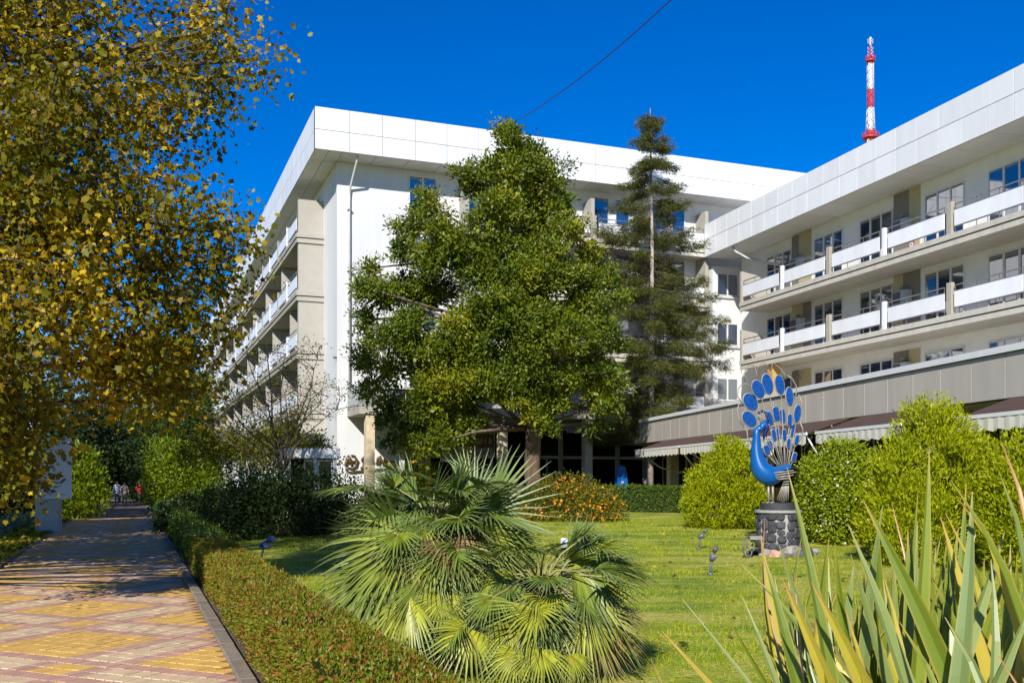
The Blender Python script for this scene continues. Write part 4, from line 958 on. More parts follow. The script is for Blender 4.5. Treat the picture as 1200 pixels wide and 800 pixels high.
crown_tree('evergreen_tree', 'dark evergreen tree at the far left behind the plane leaves', 10, 60, 10.0, 150, 'dark_leaf', .6, 9000, .32)
crown_tree('evergreen_tree', 'dark bush like evergreen tree close to the right of the path end', 172, 70, 3.0, 24, 'dark_leaf', .2, 3500, .25)

# nearly bare tree in front of the left facade
def bare_tree():
    base = at_ground(322, 34); root = thing('bare_tree', 'nearly bare tree with thin spreading branches in front of the left facade', 'tree', base)
    mb = MB(); limb(mb, (0, 0, -.2), (.25, 0, 2.6), .09, .075, 8, .02); mb.build('trunk', M['bark'], root)
    br = MB(); tips = []
    for u, v in ((255, 455), (238, 480), (290, 420), (312, 400), (335, 415), (365, 440), (385, 465), (372, 420), (270, 490), (350, 475), (300, 470), (330, 450), (250, 505), (395, 480)):
        e = P(u, v, 34+rnd.uniform(-1.5, 1))-base; p = limb(br, (.25*rnd.random()+.1, 0, rnd.uniform(1.4, 2.6)), e, .042, .01, 5, .1, 6)
        for k in range(7):
            s = p[rnd.randint(2, 6)]; d = s+Vector((rnd.gauss(0, .6), rnd.gauss(0, .5), rnd.uniform(-.1, .9))); q = limb(br, s, d, .016, .005, 4, .1, 4); tips += q[1:]
            for j in range(3):
                s2 = q[rnd.randint(1, 4)]; d2 = s2+Vector((rnd.gauss(0, .3), rnd.gauss(0, .3), rnd.uniform(-.1, .4))); tips += limb(br, s2, d2, .007, .003, 3, .1, 2)[1:]
    br.build('branch', M['bark'], root)
    t = np.array([tuple(x) for x in tips]); i = R.integers(0, len(t), 4200); pts = t[i]+R.normal(size=(4200, 3))*.1
    me = cloud_mesh('crown', pts, R.uniform(.05, .11, 4200), T_OVAL, M['autumn']); o = inst('crown', me, root); o['kind'] = 'stuff'
bare_tree()

# ------------------------------------------------------------ fan palm
def fan_mesh(hub, tip, nrm, n=26, width=.030, fold=.35, droop=.12, half=105):
    """fan blade: pleated segments radiating from the hub"""
    y = (tip-hub); L = y.length; y.normalize(); z = (nrm-y*nrm.dot(y)).normalized(); x = y.cross(z)
    mb = MB()
    for i in range(n):
        a = math.radians(-half+2*half*i/(n-1))*(1+rnd.uniform(-.02, .02)); l = L*(.62+.38*math.cos(a*.62))*rnd.uniform(.9, 1.05)
        d = x*math.sin(a)+y*math.cos(a); s = x*math.cos(a)-y*math.sin(a)
        lift = fold*abs(math.sin(a))
        pts = []
        for t, w in ((.03, .5), (.28, 1.1), (.5, .8), (.78, .38), (1.0, .03)):
            c = hub+d*(l*t)+z*(lift*l*t)+Vector((0, 0, -droop*l*t*t*(1+.8*abs(math.sin(a)))))
            if t > .7: c += Vector((rnd.gauss(0, .008), rnd.gauss(0, .008), -abs(rnd.gauss(0, .012))))
            pts.append((c, w*width*.5*L/.55))
        vs = []; fs = []
        for c, w in pts: vs += [c-s*w+z*w*.5, c, c+s*w+z*w*.5]
        for k in range(len(pts)-1):
            b = 3*k; fs += [(b, b+1, b+4, b+3), (b+1, b+2, b+5, b+4)]
        mb.add(vs, fs, 0)
    return mb
def palm(label, crown, base, fronds, extra, seed, trunk_r=.12):
    global rnd
    rnd = random.Random(seed)
    root = thing('fan_palm', label, 'palm', base, 0, 'fan palms on the lawn')
    c = crown-base
    tr = MB(); n = 9; pts = [Vector((0, 0, -.1)).lerp(c, i/n) for i in range(n+1)]
    tr.tube(pts, [trunk_r*(1+.12*(i % 2)) for i in range(n+1)], 12); tr.build('trunk', M['fibre'], root)
    def frond(hub, tip, mat, nrm=None, n=26, half=105, droop=.12, fold=.2):
        hub = hub-base; tip = tip-base
        if nrm is None:
            nrm = Vector((rnd.uniform(-.7, .7), -.75, .65)); fold = rnd.uniform(.15, .6); droop = rnd.uniform(.12, .3); dd = (tip-hub).normalized()
            if dd.z > -.25: nrm = Vector((rnd.choice((-1, 1))*rnd.uniform(.5, 1.1), -rnd.uniform(0, .4), .7)); fold = rnd.uniform(.5, .95); droop = .05
        mb = fan_mesh(hub, tip, nrm, n, droop=droop, half=half, fold=fold)
        o = mb.build('frond', M[mat], root)
        uv = o.data.uv_layers.new(name='UVMap'); tt = (.03, .28, .5, .78, 1.0)
        for lp in o.data.loops: uv.data[lp.index].uv = (.5, tt[(lp.vertex_index % 15)//3])
        pm = MB(); mid = c.lerp(hub, .5)+Vector((0, 0, .08)); pm.tube([c+Vector((rnd.uniform(-.04, .04), 0, rnd.uniform(-.1, .05))), mid, hub, hub.lerp(tip, .05)], [.012, .010, .009, .006], 5)
        p = pm.build('petiole', M['petiole'] if mat != 'palm_d' else M['palm_d'], o)
    for hub, tip, mat, nrm, n, half in fronds: frond(hub, tip, mat, nrm, n, half)
    for i in range(extra):
        a = rnd.random()*2*math.pi; el = rnd.uniform(-.9, .8); r = rnd.uniform(.3, .68)
        d = Vector((math.cos(a)*math.cos(el), math.sin(a)*math.cos(el), math.sin(el)))
        hub = crown+d*r+Vector((rnd.gauss(0, .12), rnd.gauss(0, .1), .03)); d2 = (d+Vector((0, 0, -.45))).normalized(); tip = hub+d2*rnd.uniform(.34, .50)
        if tip.z < .08: tip.z = .08
        if hub.z < .12: hub.z = .12
        out = Vector((d.x, d.y, 0)); frond(hub, tip, rnd.choice(['palm_a', 'palm_a', 'palm_c', 'palm_b', 'palm_b', 'palm_a', 'palm_c', 'palm_a', 'palm_b', 'palm_d'] if el < 0 else ['palm_a', 'palm_c', 'palm_c']), (Vector((0, 0, 1))+out*(.9 if el < 0 else -.1)+Vector((rnd.uniform(-.5, .5), rnd.uniform(-.5, .3), 0))), 24, rnd.uniform(75, 105), rnd.uniform(.1, .3), rnd.uniform(.15, .7))
    return root
def zz(x, y): return 360+x*.35, 520+y*.35
def FL(lst, Y0):
    out = []
    for hx, hy, tx, ty, dyh, dyt, mat, half in lst:
        h = P(*zz(hx, hy), Y0+dyh); t = P(*zz(tx, ty), Y0+dyt); out.append((h, t, mat, None, 26, half))
    return out
f1 = FL([(425, 160, 445, 40, .15, .2, 'palm_c', 100), (490, 195, 585, 30, .1, .25, 'palm_c', 70), (560, 205, 725, 90, .05, .1, 'palm_c', 80), (370, 225, 125, 130, .1, .1, 'palm_c', 60), (275, 212, 130, 215, .2, .25, 'palm_c', 70),
         (640, 205, 705, 120, .2, .3, 'palm_d', 45), (320, 320, 20, 365, -.1, -.15, 'palm_c', 85), (310, 340, 60, 560, -.25, -.45, 'palm_a', 90), (350, 320, 120, 470, -.3, -.5, 'palm_b', 95), (420, 330, 410, 450, -.45, -.6, 'palm_b', 100),
         (500, 350, 545, 510, -.45, -.6, 'palm_b', 90), (590, 310, 720, 390, -.3, -.4, 'palm_b', 95), (600, 235, 850, 290, 0, -.05, 'palm_c', 90), (345, 515, 310, 730, -.55, -.65, 'palm_b', 75), (455, 510, 430, 660, -.6, -.7, 'palm_b', 100),
         (615, 425, 725, 590, -.5, -.6, 'palm_b', 70), (700, 205, 845, 185, .3, .4, 'palm_a', 70), (250, 300, 70, 300, .2, .2, 'palm_a', 90), (230, 450, 80, 620, -.2, -.4, 'palm_a', 90), (560, 260, 760, 340, -.1, -.2, 'palm_a', 90), (470, 170, 500, 60, .3, .4, 'palm_a', 80), (640, 330, 770, 430, -.1, -.2, 'palm_a', 85), (650, 400, 780, 480, -.15, -.25, 'palm_b', 80), (560, 440, 640, 580, -.35, -.5, 'palm_a', 85), (670, 450, 760, 560, -.1, -.2, 'palm_a', 80), (520, 420, 560, 570, -.4, -.5, 'palm_b', 85), (690, 330, 830, 360, .05, 0, 'palm_a', 75), (270, 380, 90, 480, 0, -.2, 'palm_a', 80), (390, 460, 370, 610, -.5, -.6, 'palm_a', 80)], 9.35)
B1 = Vector((P(525, 0, 9.35).x, 9.35, gz(P(525, 0, 9.35).x, 9.35)))
palm('larger fan palm with wide silvery green fans beside the foreground hedge', P(508, 618, 9.4), B1, f1, 78, 21)
f2 = FL([(545, 620, 430, 790, -.35, -.5, 'palm_b', 100), (690, 610, 640, 770, -.35, -.45, 'palm_b', 100), (770, 600, 800, 770, -.4, -.5, 'palm_b', 95), (930, 565, 1040, 750, -.2, -.3, 'palm_b', 85), (880, 705, 905, 830, -.5, -.6, 'palm_b', 95),
         (860, 385, 990, 280, .15, .2, 'palm_c', 45), (870, 400, 1080, 400, .1, .15, 'palm_c', 80), (890, 420, 1140, 530, 0, 0, 'palm_a', 80), (1010, 560, 1140, 650, -.05, -.1, 'palm_d', 60), (830, 380, 800, 310, .2, .3, 'palm_c', 80), (700, 700, 610, 820, -.55, -.65, 'palm_b', 100),
         (780, 690, 760, 830, -.55, -.65, 'palm_b', 100), (960, 620, 1020, 790, 0, -.1, 'palm_d', 60), (700, 420, 640, 330, .2, .3, 'palm_a', 80)], 8.9)
B2 = Vector((P(640, 0, 8.9).x, 8.9, 0))
palm('smaller low fan palm with yellow green fans at the right of the larger palm', P(632, 690, 8.9), B2, f2, 60, 22, .10)
rnd = random.Random(77)

# ------------------------------------------------------------ flax clump, lower right
def flax():
    base = Vector((1.75, 4.05, 0)); root = thing('flax_plant', 'clump of tall sword shaped flax leaves in the lower right foreground', 'plant', base)
    def blade(tip, mid, w, mat, Y):
        # tip and mid: image anchors on the leaf; root continues the line to the ground
        T = P(tip[0], tip[1], Y+rnd.uniform(-.1, .25)); B = P(mid[0], mid[1], Y); d = B-T
        k = max(1.02, (T.z-.0)/max(.05, T.z-B.z)); rt = T+d*k; rt.x = rt.x*.55+base.x*.45 if abs(rt.x-base.x) > .5 else rt.x; rt.z = -.03; rt.y = rt.y*.6+base.y*.4
        n = 10; vs = []; fs = []; kink = rnd.gauss(0, .05)
        ax = (T-rt).normalized(); face = Vector((rnd.uniform(-.7, .7), -1, rnd.uniform(-.1, .2))); face = (face-ax*face.dot(ax)).normalized(); s = ax.cross(face)
        bend = B-(rt.lerp(T, max(0, min(1, (B.z-rt.z)/(T.z-rt.z)))))
        for i in range(n+1):
            t = i/n; tb = max(.05, min(.95, (B.z-rt.z)/(T.z-rt.z)))
            wgt = (t/tb if t < tb else (1-t)/(1-tb)); wgt = wgt*(2-wgt)
            c = rt.lerp(T, t)+bend*wgt*.9+s*(kink*t*t)+Vector((0, 0, -abs(kink)*t**4*.6))
            ww = w*1.22*Y/F*.5*(.45+1.1*t if t < .5 else 1.0*(1-((t-.5)/.5)**1.7))
            ww = max(.0012, ww)
            vs += [c-s*ww+face*ww*.45, c, c+s*ww+face*ww*.45]
        for i in range(n):
            b = 3*i; fs += [(b, b+1, b+4, b+3), (b+1, b+2, b+5, b+4)]
        vs = [Vector(v)-base for v in vs]
        mb = MB(); mb.add(vs, fs, 0, False)
        if mat in ('ph_b', 'ph_o') or rnd.random() < .0: pass
        o = mb.build('leaf', M[mat], root); me = o.data; uv = me.uv_layers.new(name='UVMap')
        co = [(j*.5, i/n) for i in range(n+1) for j in range(3)]
        for lp in me.loops: uv.data[lp.index].uv = co[lp.vertex_index]
        if mat == 'ph_b' and w > 15:
            pass
        return o
    Zl = lambda a, b: (750+a*.375, 540+b*.375)
    D = [((470, 10), (600, 690), 17, 'ph_a', 3.6), ((362, 280), (480, 693), 17, 'ph_a', 3.9), ((310, 320), (500, 520), 13, 'ph_a', 4.2), ((325, 415), (430, 693), 12, 'ph_c', 3.8), ((435, 360), (585, 693), 20, 'ph_b', 3.6),
         ((590, 330), (735, 693), 24, 'ph_b', 3.5), ((652, 190), (800, 600), 22, 'ph_c', 3.7), ((530, 420), (535, 693), 9, 'ph_a', 3.6), ((750, 130), (705, 500), 13, 'ph_c', 4.3), ((745, 80), (960, 600), 22, 'ph_a', 3.9),
         ((835, 40), (820, 400), 13, 'ph_a', 4.4), ((912, -50), (885, 400), 19, 'ph_a', 4.0), ((990, 65), (985, 693), 20, 'ph_c', 3.7), ((965, 55), (1200, 510), 22, 'ph_a', 3.8), ((1055, 70), (1165, 260), 18, 'ph_b', 4.1),
         ((1115, 30), (1200, 330), 20, 'ph_c', 3.9), ((1140, -70), (1200, 100), 12, 'ph_o', 4.0), ((960, 480), (1080, 693), 20, 'ph_c', 3.3), ((780, 490), (900, 693), 16, 'ph_a', 3.4), ((620, 460), (690, 693), 14, 'ph_b', 3.5),
         ((850, 300), (800, 600), 15, 'ph_a', 4.2), ((1130, 200), (1005, 600), 22, 'ph_c', 4.1), ((1230, 380), (1110, 693), 20, 'ph_c', 3.5), ((1140, 590), (1200, 680), 9, 'ph_o', 3.2), ((245, 470), (380, 693), 9, 'ph_a', 3.9),
         ((130, 430), (340, 693), 6, 'ph_c', 4.2), ((80, 480), (280, 693), 6, 'ph_a', 4.3), ((60, 530), (210, 693), 11, 'ph_b', 3.9), ((90, 600), (170, 693), 9, 'ph_b', 3.7), ((75, 580), (110, 693), 6, 'ph_b', 3.8),
         ((435, 150), (425, 480), 4, 'ph_o', 4.4), ((930, 170), (1010, 420), 14, 'ph_b', 4.2), ((955, 160), (1060, 420), 12, 'ph_b', 4.3), ((700, 250), (760, 560), 14, 'ph_c', 4.2), ((640, 260), (655, 600), 12, 'ph_a', 4.4),
         ((585, 245), (630, 560), 14, 'ph_a', 4.3), ((855, 180), (850, 560), 12, 'ph_c', 4.5), ((1180, 250), (1150, 600), 18, 'ph_a', 4.3), ((1060, 280), (1090, 693), 16, 'ph_c', 3.6), ((465, 340), (500, 693), 5, 'ph_o', 4.3),
         ((780, 130), (870, 480), 6, 'ph_o', 4.5), ((520, 500), (560, 693), 9, 'ph_c', 3.5), ((720, 320), (800, 640), 16, 'ph_b', 3.7), ((1040, 60), (1010, 420), 12, 'ph_a', 4.4)]
    for t, m, w, mat, Y in D: blade(Zl(*t), Zl(*m), w, mat, Y)
    for i in range(100):
        a = rnd.uniform(440, 1230); t = (a+rnd.gauss(0, 1)*75+(a-800)*.12, rnd.uniform(180, 560)); m = (a+rnd.uniform(-30, 30), 693)
        blade(Zl(*t), Zl(*m), rnd.uniform(11, 19), rnd.choice(['ph_a', 'ph_c', 'ph_a', 'ph_a', 'ph_b', 'ph_a']), rnd.uniform(4.2, 4.9))
    return root
flax()

# ------------------------------------------------------------ peacock sculpture on its stone pedestal
def peacock():
    Y = 22.9; k = Y/F; bx = (912-U0)*k; bz = gz(bx, Y); ref = CH+(VH-650)*k
    def L(u, v, y=0): return Vector(((u-912)*k, y, (650-v)*k+ref-bz))
    ped = thing('pedestal', 'round dark stone pedestal under the blue peacock', 'pedestal', (bx, Y, bz))
    r0 = 26.5*k; z1 = L(0, 597).z
    mb = MB(); mb.tube([(0, 0, -.1), (0, 0, z1-.02)], r0-.05, 28, smooth=True); mb.build('core', M['mortar2'], ped)
    mb = MB(); mb.tube([(0, 0, z1), (0, 0, z1+.16)], 20.5*k, 28, smooth=False); mb.build('cap', M['stone_dark'], ped)
    mb = MB(); mb.tube([(0, 0, z1-.06), (0, 0, z1-.001)], r0+.015, 28, smooth=False); mb.build('rim', M['mortar2'], ped)
    zz0 = -.05; R0 = r0-.045; zmax = z1-.07
    a = 0.0; cols = 15; ang0 = 0
    for ci in range(cols):
        am = 2*math.pi*(ci+rnd.uniform(-.1, .1))/cols; wcol = 2*math.pi/cols*r0; z = zz0-rnd.uniform(0, .12)
        while z < zmax-.05:
            h = min(rnd.uniform(.13, .30), zmax-z+.01); w = wcol*rnd.uniform(.8, 1.12); da = rnd.uniform(-.05, .05)
            n_ = rnd.randint(6, 8); p = []
            for q in range(n_):
                t = 2*math.pi*(q+rnd.uniform(-.22, .22))/n_; rx = 1.12*math.copysign(abs(math.cos(t))**.7, math.cos(t)); rz_ = 1.12*math.copysign(abs(math.sin(t))**.7, math.sin(t))
                p.append((max(-.5, min(.5, rx*.46))*w, max(-.48, min(.48, rz_*.46))*h))
            nv = len(p); dpt = rnd.uniform(.015, .05)
            vs = [(x, -.06, zq) for x, zq in p]+[(x, dpt*.5, zq) for x, zq in p]+[(x*.7, dpt+rnd.uniform(-.008, .012), zq*.7) for x, zq in p]
            fs = [tuple(range(2*nv, 3*nv))]+[(i2, (i2+1) % nv, nv+(i2+1) % nv, nv+i2) for i2 in range(nv)]+[(nv+i2, nv+(i2+1) % nv, 2*nv+(i2+1) % nv, 2*nv+i2) for i2 in range(nv)]
            mb = MB(); mb.add(vs, fs)
            mb.build('stone', M['stone_dark'], ped, (math.cos(am+da)*R0, math.sin(am+da)*R0, z+h/2), (0, rnd.uniform(-.12, .12), am+da-math.pi/2)); z += h
    # loose rubble at the foot
    RB = [('dark rubble stone at the far left foot of the pedestal', 3.35, .15, .16, 'stone_dark'), ('pale rubble stone near the cart at the pedestal foot', 3.95, .14, .15, 'mortar2'), ('flat rusty brown rubble stone at the front of the pedestal', 4.35, .25, .14, 'brick_p'), ('big grey rubble stone at the front middle of the pedestal', 4.75, .2, .24, 'stone_grey'), ('dark flat rubble stone right of the front middle of the pedestal', 5.2, .18, .22, 'stone_dark'), ('whitish rubble stone at the right foot of the pedestal', 5.9, .2, .17, 'mortar2')]
    for i in range(6):
        a = RB[i][1]; rr_ = r0+RB[i][2]; s = RB[i][3]*1.45; mb = MB()
        v0 = unit(14)*np.array((1, .8, .6))*s
        import bmesh
        bm_ = bmesh.new(); [bm_.verts.new(tuple(q)) for q in v0]; bmesh.ops.convex_hull(bm_, input=bm_.verts[:])
        me = bpy.data.meshes.new('boulder'); bm_.to_mesh(me); bm_.free(); me.materials.append(M[RB[i][4]])
        x, y = bx+math.cos(a)*rr_, Y+math.sin(a)*rr_
        o = inst('boulder', me, None, (x, y, gz(x, y)+s*.25)); tag(o, RB[i][0], 'stone', 'rubble stones at the pedestal foot')
    # bird
    bird = thing('peacock_sculpture', 'blue metal peacock sculpture with raised fan tail on the stone pedestal', 'sculpture', (bx, Y, bz))
    pl = [(887, 503, 3.2), (886.5, 508, 4.2), (886.5, 516, 4.8), (886, 525, 6), (887, 535, 7.8), (889, 544, 9.8), (893, 552, 12), (899, 556, 12.6), (905, 557, 11.6), (911, 555.5, 9.4), (917, 552.5, 7), (922, 549, 4.5), (926, 546.5, 2)]
    pts = [L(u, v, 0) for u, v, r in pl]; rad = [r*k for u, v, r in pl]
    P2 = []; R2 = []
    for i in range(len(pts)-1):
        for t in (0, .33, .66): P2.append(pts[i].lerp(pts[i+1], t)); R2.append(rad[i]*(1-t)+rad[i+1]*t)
    P2.append(pts[-1]); R2.append(rad[-1])
    for _ in range(2):
        P2 = [P2[0]]+[(P2[i-1]+P2[i]*2+P2[i+1])/4 for i in range(1, len(P2)-1)]+[P2[-1]]; R2 = [R2[0]]+[(R2[i-1]+2*R2[i]+R2[i+1])/4 for i in range(1, len(R2)-1)]+[R2[-1]]
    mb = MB(); mb.tube(P2, R2, 20); mb.build('body', M['blue'], bird)
    mb = MB(); mb.tube([L(898, 492), L(896, 496), L(892, 501), L(887, 504), L(883, 505), L(880.5, 506.5)], [1.2*k, 3.4*k, 4.2*k, 3.6*k, 1.8*k, .3*k], 14); hd = mb.build('head', M['blue'], bird)
    mb = MB(); mb.tube([L(890, 500, -.07), L(891, 499, -.088)], .02, 8); mb.build('eye', M['navy'], hd)
    for u, v in ((889.5, 483.4), (893, 481.7), (896.6, 483), (899, 486.8), (900.2, 490.7)):
        mb = MB(); mb.tube([L(894, 496), L(u, v)], .008, 5, 0); c = L(u, v)
        vs = [c+Vector((math.cos(a)*.035*math.sin(b), -.0+math.sin(a)*.035*math.sin(b), .035*math.cos(b))) for b in np.linspace(.01, 3.13, 5) for a in np.linspace(0, 6.283, 9)[:-1]]
        mb.add(vs, [(r*8+i, r*8+(i+1) % 8, (r+1)*8+(i+1) % 8, (r+1)*8+i) for r in range(4) for i in range(8)], 1, True); mb.build('crest', [M['steel'], M['navy']], hd)
    mb = MB(); mb.tube([L(897, 495, .0), L(899, 500, .02), L(897, 507, .03), L(895, 514, .02)], [2.5*k, 3.3*k, 2.5*k, 1*k], 10); mb.build('nape', M['navy'], hd)
    # saddle (flat back) and wing slats
    mb = MB(); mb.prism([(p.x, p.z) for p in (L(899, 549), L(924, 543.5), L(925, 548.5), L(903, 553))], -.17, .17, 'y'); mb.build('back', M['blue'], bird)
    for i, (a, b) in enumerate((((903, 554), (927, 551)), ((905, 556.5), (930, 553)), ((907, 559), (927, 556.5)), ((908.5, 561.5), (922, 560)))):
        mb = MB(); mb.tube([L(*a, -.21), L(*b, -.22)], .018, 5); mb.build('wing_bar', M['steel'], bird)
    mb = MB(); mb.tube([L(902, 553, -.2), L(909, 562, -.2)], .02, 5); mb.build('wing_bar', M['steel'], bird)
    for u in (900.5, 905.5):
        mb = MB(); mb.tube([L(u, 565), L(u+.3, 589.5)], .03, 8); mb.tube([L(u-3, 588.7, -.05), L(u+2, 588.7)], .02, 6); mb.build('leg', M['steel'], bird)
    for i in range(7):
        t = i/6; mb = MB(); a, b = L(922+t*3, 556, .05), L(911+t*13, 588.5-abs(t-.5)*6, .02); s = .016
        mb.tube([a, a.lerp(b, .6), b], [.012, s, s*.8], 5); mb.build('tail_rod', M['steel'], bird)
    # eyes of the fan
    def z5(x, y): return 860+x/8.89, 430+y/8.89
    def z6(x, y): return 860+x/5.333, 510+y/5.333
    E = [(*z5(172, 537), 62, 90, -38), (*z5(193, 355), 66, 95, -32), (*z5(265, 225), 60, 98, -22), (*z5(372, 168), 54, 108, -13), (*z5(490, 178), 47, 102, -10), (*z5(603, 298), 37, 98, -4), (*z5(675, 480), 35, 92, 6),
         (*z5(392, 530), 29, 74, -15), (*z5(455, 483), 31, 74, -9), (*z5(530, 505), 25, 74, -6), (*z5(595, 550), 21, 64, 2), (*z5(642, 655), 21, 66, 9),
         (*z5(430, 705), 20, 62, -10), (*z5(485, 690), 21, 62, -6), (*z5(540, 705), 18, 60, -2), (*z5(678, 755), 19, 52, 12),
         (*z6(213, 90), 27, 52, -16), (*z6(238, 60), 23, 50, -13), (*z6(349, 47), 16, 48, 6), (*z6(371, 75), 16, 48, 10), (*z6(385, 135), 20, 48, 14), (*z6(198, 135), 26, 60, -18)]
    root_pt = L(921, 553, .1)
    for i, (u, v, w, h, tilt) in enumerate(E):
        c = L(u, v, .12+.08*(i % 2)); a = math.radians(tilt); rw, rh = w/8.89*k, h/8.89*k
        rw, rh = (rw, rh) if i < 7 else (rw*1.0, rh*1.0); rw *= 1.02; rh *= 1.02
        if i >= 7: rw *= 1.0; rh *= .97
        else: rw *= .98; rh *= .98
        ex = 1.0 if i < 7 else .55
        n = 22; poly = []
        for q in range(n):
            t = 2*math.pi*q/n; x = math.copysign(abs(math.cos(t))**ex, math.cos(t))*rw; z = math.copysign(abs(math.sin(t))**ex, math.sin(t))*rh
            poly.append((c.x+x*math.cos(a)+z*math.sin(a), c.z-x*math.sin(a)+z*math.cos(a)))
        mb = MB(); mb.prism(poly, c.y-.025, c.y+.025, 'y'); f = mb.build('feather_eye', M['blue_eye'], bird)
        mb = MB(); pr = [Vector((x, c.y, z)) for x, z in poly]; mb.tube(pr+pr[:2], .02, 6, cap=False); mb.build('ring', M['steel'], f)
        d = Vector((math.sin(a), 0, math.cos(a))); foot = c-d*rh
        mb = MB(); st = root_pt+Vector(((u-915)*k*.12, 0, 0)); mb.tube([st, st.lerp(foot, .5)+Vector((0, .0, 0)), foot], .011, 5); mb.build('rib', M['steel'], f)
    loops = [[z5(100, 370), z5(50, 300), z5(65, 210), z5(110, 168), z5(160, 175), z5(205, 230)], [z5(120, 620), z5(65, 545), z5(45, 440), z5(65, 385), z5(115, 375)], [z5(130, 150), z5(120, 60), z5(170, -30), z5(230, -20), z5(270, 120)],
             [z5(255, 40), z5(270, -40), z5(340, -50), z5(400, 30)], [z5(400, 20), z5(420, -60), z5(500, 10), z5(545, 70), z5(550, 130)], [z5(570, 80), z5(620, 110), z5(665, 190), z5(670, 260), z5(640, 330)], [z5(690, 280), z5(730, 370), z5(740, 460), z5(715, 550), z5(690, 600)],
             [z5(700, 560), z5(735, 640), z5(725, 720), z5(690, 780)], [z5(200, 800), z5(155, 720), z5(148, 650), z5(190, 632)]]
    for lp in loops:
        mb = MB(); mb.tube([L(u, v, .12) for u, v in lp], .015, 5); mb.build('loop', M['steel'], bird)
peacock()

# ------------------------------------------------------------ garden spotlights and small things on the lawn
def spotlight(u, v, label, mat='lampmetal', face=(-.4, -.2, .6), s=1.0):
    Y = (CH-.04)*F/(v-VH); x = (u-U0)/F*Y; b = Vector((x, Y, gz(x, Y)))
    t = thing('garden_spotlight', label, 'spotlight', b, 0, 'garden spotlights in the lawn')
    mb = MB(); mb.tube([(0, 0, -.1), (.01, 0, .2*s), (.04*s, 0, .32*s)], [.03, .022, .02], 6); mb.tube([(0, 0, 0), (0, 0, .05)], .06, 8); mb.build('stake', M['lampmetal'], t)
    f = Vector(face).normalized(); c = Vector((.06*s, 0, .4*s))
    mb = MB(); mb.tube([c-f*.09*s, c-f*.03*s, c+f*.09*s], [.04*s, .07*s, .09*s], 10); h = mb.build('head', M[mat], t)
    mb = MB(); mb.tube([c+f*.091*s, c+f*.098*s], .08*s, 10); mb.build('lens', M['steel'], h)
    mb = MB(); mb.tube([c+f*.1*s+Vector((0, 0, .07*s)), c+f*.22*s+Vector((0, 0, .09*s))], [.05*s, .06*s], 6); mb.build('visor', M[mat], h)
spotlight(819, 647, 'thin garden spotlight tilted right, farther one on the lawn left of the pedestal', face=(.7, -.3, .5), s=.8)
spotlight(832, 671, 'garden spotlight with two heads nearest to the flax on the open lawn', face=(.3, -.5, .8), s=.8)
spotlight(306, 661, 'blue garden spotlight in the shaded lawn beside the foreground hedge', 'lampblue', (.9, -.5, .2), 1.1)
def flood():
    p = P(663, 641, 10.6); t = thing('floodlight', 'small white floodlight on a stake above the smaller fan palm', 'spotlight', (p.x, p.y, gz(p.x, p.y)))
    h = p.z
    mb = MB(); mb.tube([(0, 0, -.1), (0, 0, h)], .018, 6); mb.build('stake', M['lampmetal'], t)
    mb = MB(); mb.box(-.055, .055, -.03, .03, h, h+.1); mb.build('housing', M['plastic_w'], t); mb = MB(); mb.box(-.042, .042, -.036, -.0305, h+.015, h+.085); mb.build('lens', M['sign'], t)
flood()
def cart():
    p = at_ground(879, 21.9); t = thing('hose_cart', 'small grey cart with one spoked wheel at the left foot of the pedestal', 'cart', p)
    def ring(c, r, tr, mb):
        mb.tube([(c[0]+math.cos(a)*r*.55, c[1]+math.cos(a)*r*.5, c[2]+math.sin(a)*r) for a in np.linspace(0, 2*math.pi, 21)], tr, 6, cap=False)
    mb = MB(); ring((-.05, 0, .24), .24, .018, mb); w = mb.build('wheel', M['lampmetal'], t)
    mb = MB()
    for a in np.linspace(0, 2*math.pi, 11)[:-1]: mb.tube([(-.05, 0, .24), (-.05+math.cos(a)*.13, math.cos(a)*.12, .24+math.sin(a)*.24)], .005, 4)
    mb.build('spoke', M['steel'], w)
    mb = MB(); mb.tube([(-.05, 0, .24), (.1, .02, .42), (.2, .05, .45)], .02, 6); mb.tube([(-.05, 0, .24), (.2, .05, .22)], .016, 6); mb.build('frame', M['steel'], t)
    mb = MB(); mb.cbox(-.02, .26, -.1, .12, .42, .5, .02); mb.build('tray', M['steel'], t)
cart()

# ------------------------------------------------------------ sign, agaves, stone edging on the left
def sign():
    Y = 33.5; c = P(55, 0, Y); t = thing('information_sign', 'tall pale blue information sign on a grey post left of the path', 'sign', (c.x, Y, 0), .12)
    k = Y/F
    def X(u): return (u-55)*k
    zb, zt = CH+(VH-584)*k, CH+(VH-513)*k
    mb = MB(); mb.cbox(X(42), X(68), 0, .35, -.2, zt-.05, .02); mb.build('post', M['signpost'], t)
    mb = MB(); mb.box(X(47), X(83), -.12, -.02, zb, zt); pn = mb.build('panel', M['sign'], t)
    mb = MB(); y = -.126
    for r, (v, w) in enumerate(((557, 15), (561, 11), (565.5, 14), (570, 11), (574, 8))):
        z = CH+(VH-v)*k; x = X(58); e = X(58+w)
        while x < e:
            g = rnd.uniform(.025, .06); mb.box(x, x+g, y, -.1202, z-.035, z+.035+rnd.uniform(-.015, .01)); x += g+rnd.choice((.012, .012, .03))
    mb.box(X(53), X(77), y, -.1202, CH+(VH-579)*k-.008, CH+(VH-579)*k+.008); mb.build('lettering', M['print'], pn)
    mb = MB(); cx, cz = X(51.5), CH+(VH-570.5)*k
    mb.prism([(cx-.1, cz-.02), (cx-.04, cz-.06), (cx+.06, cz-.06), (cx+.12, cz+.0), (cx+.05, cz+.04), (cx+.02, cz-.0), (cx-.03, cz+.04), (cx-.06, cz)], -.1202, -.127, 'y'); mb.build('logo', M['print_dark'], pn)
sign()
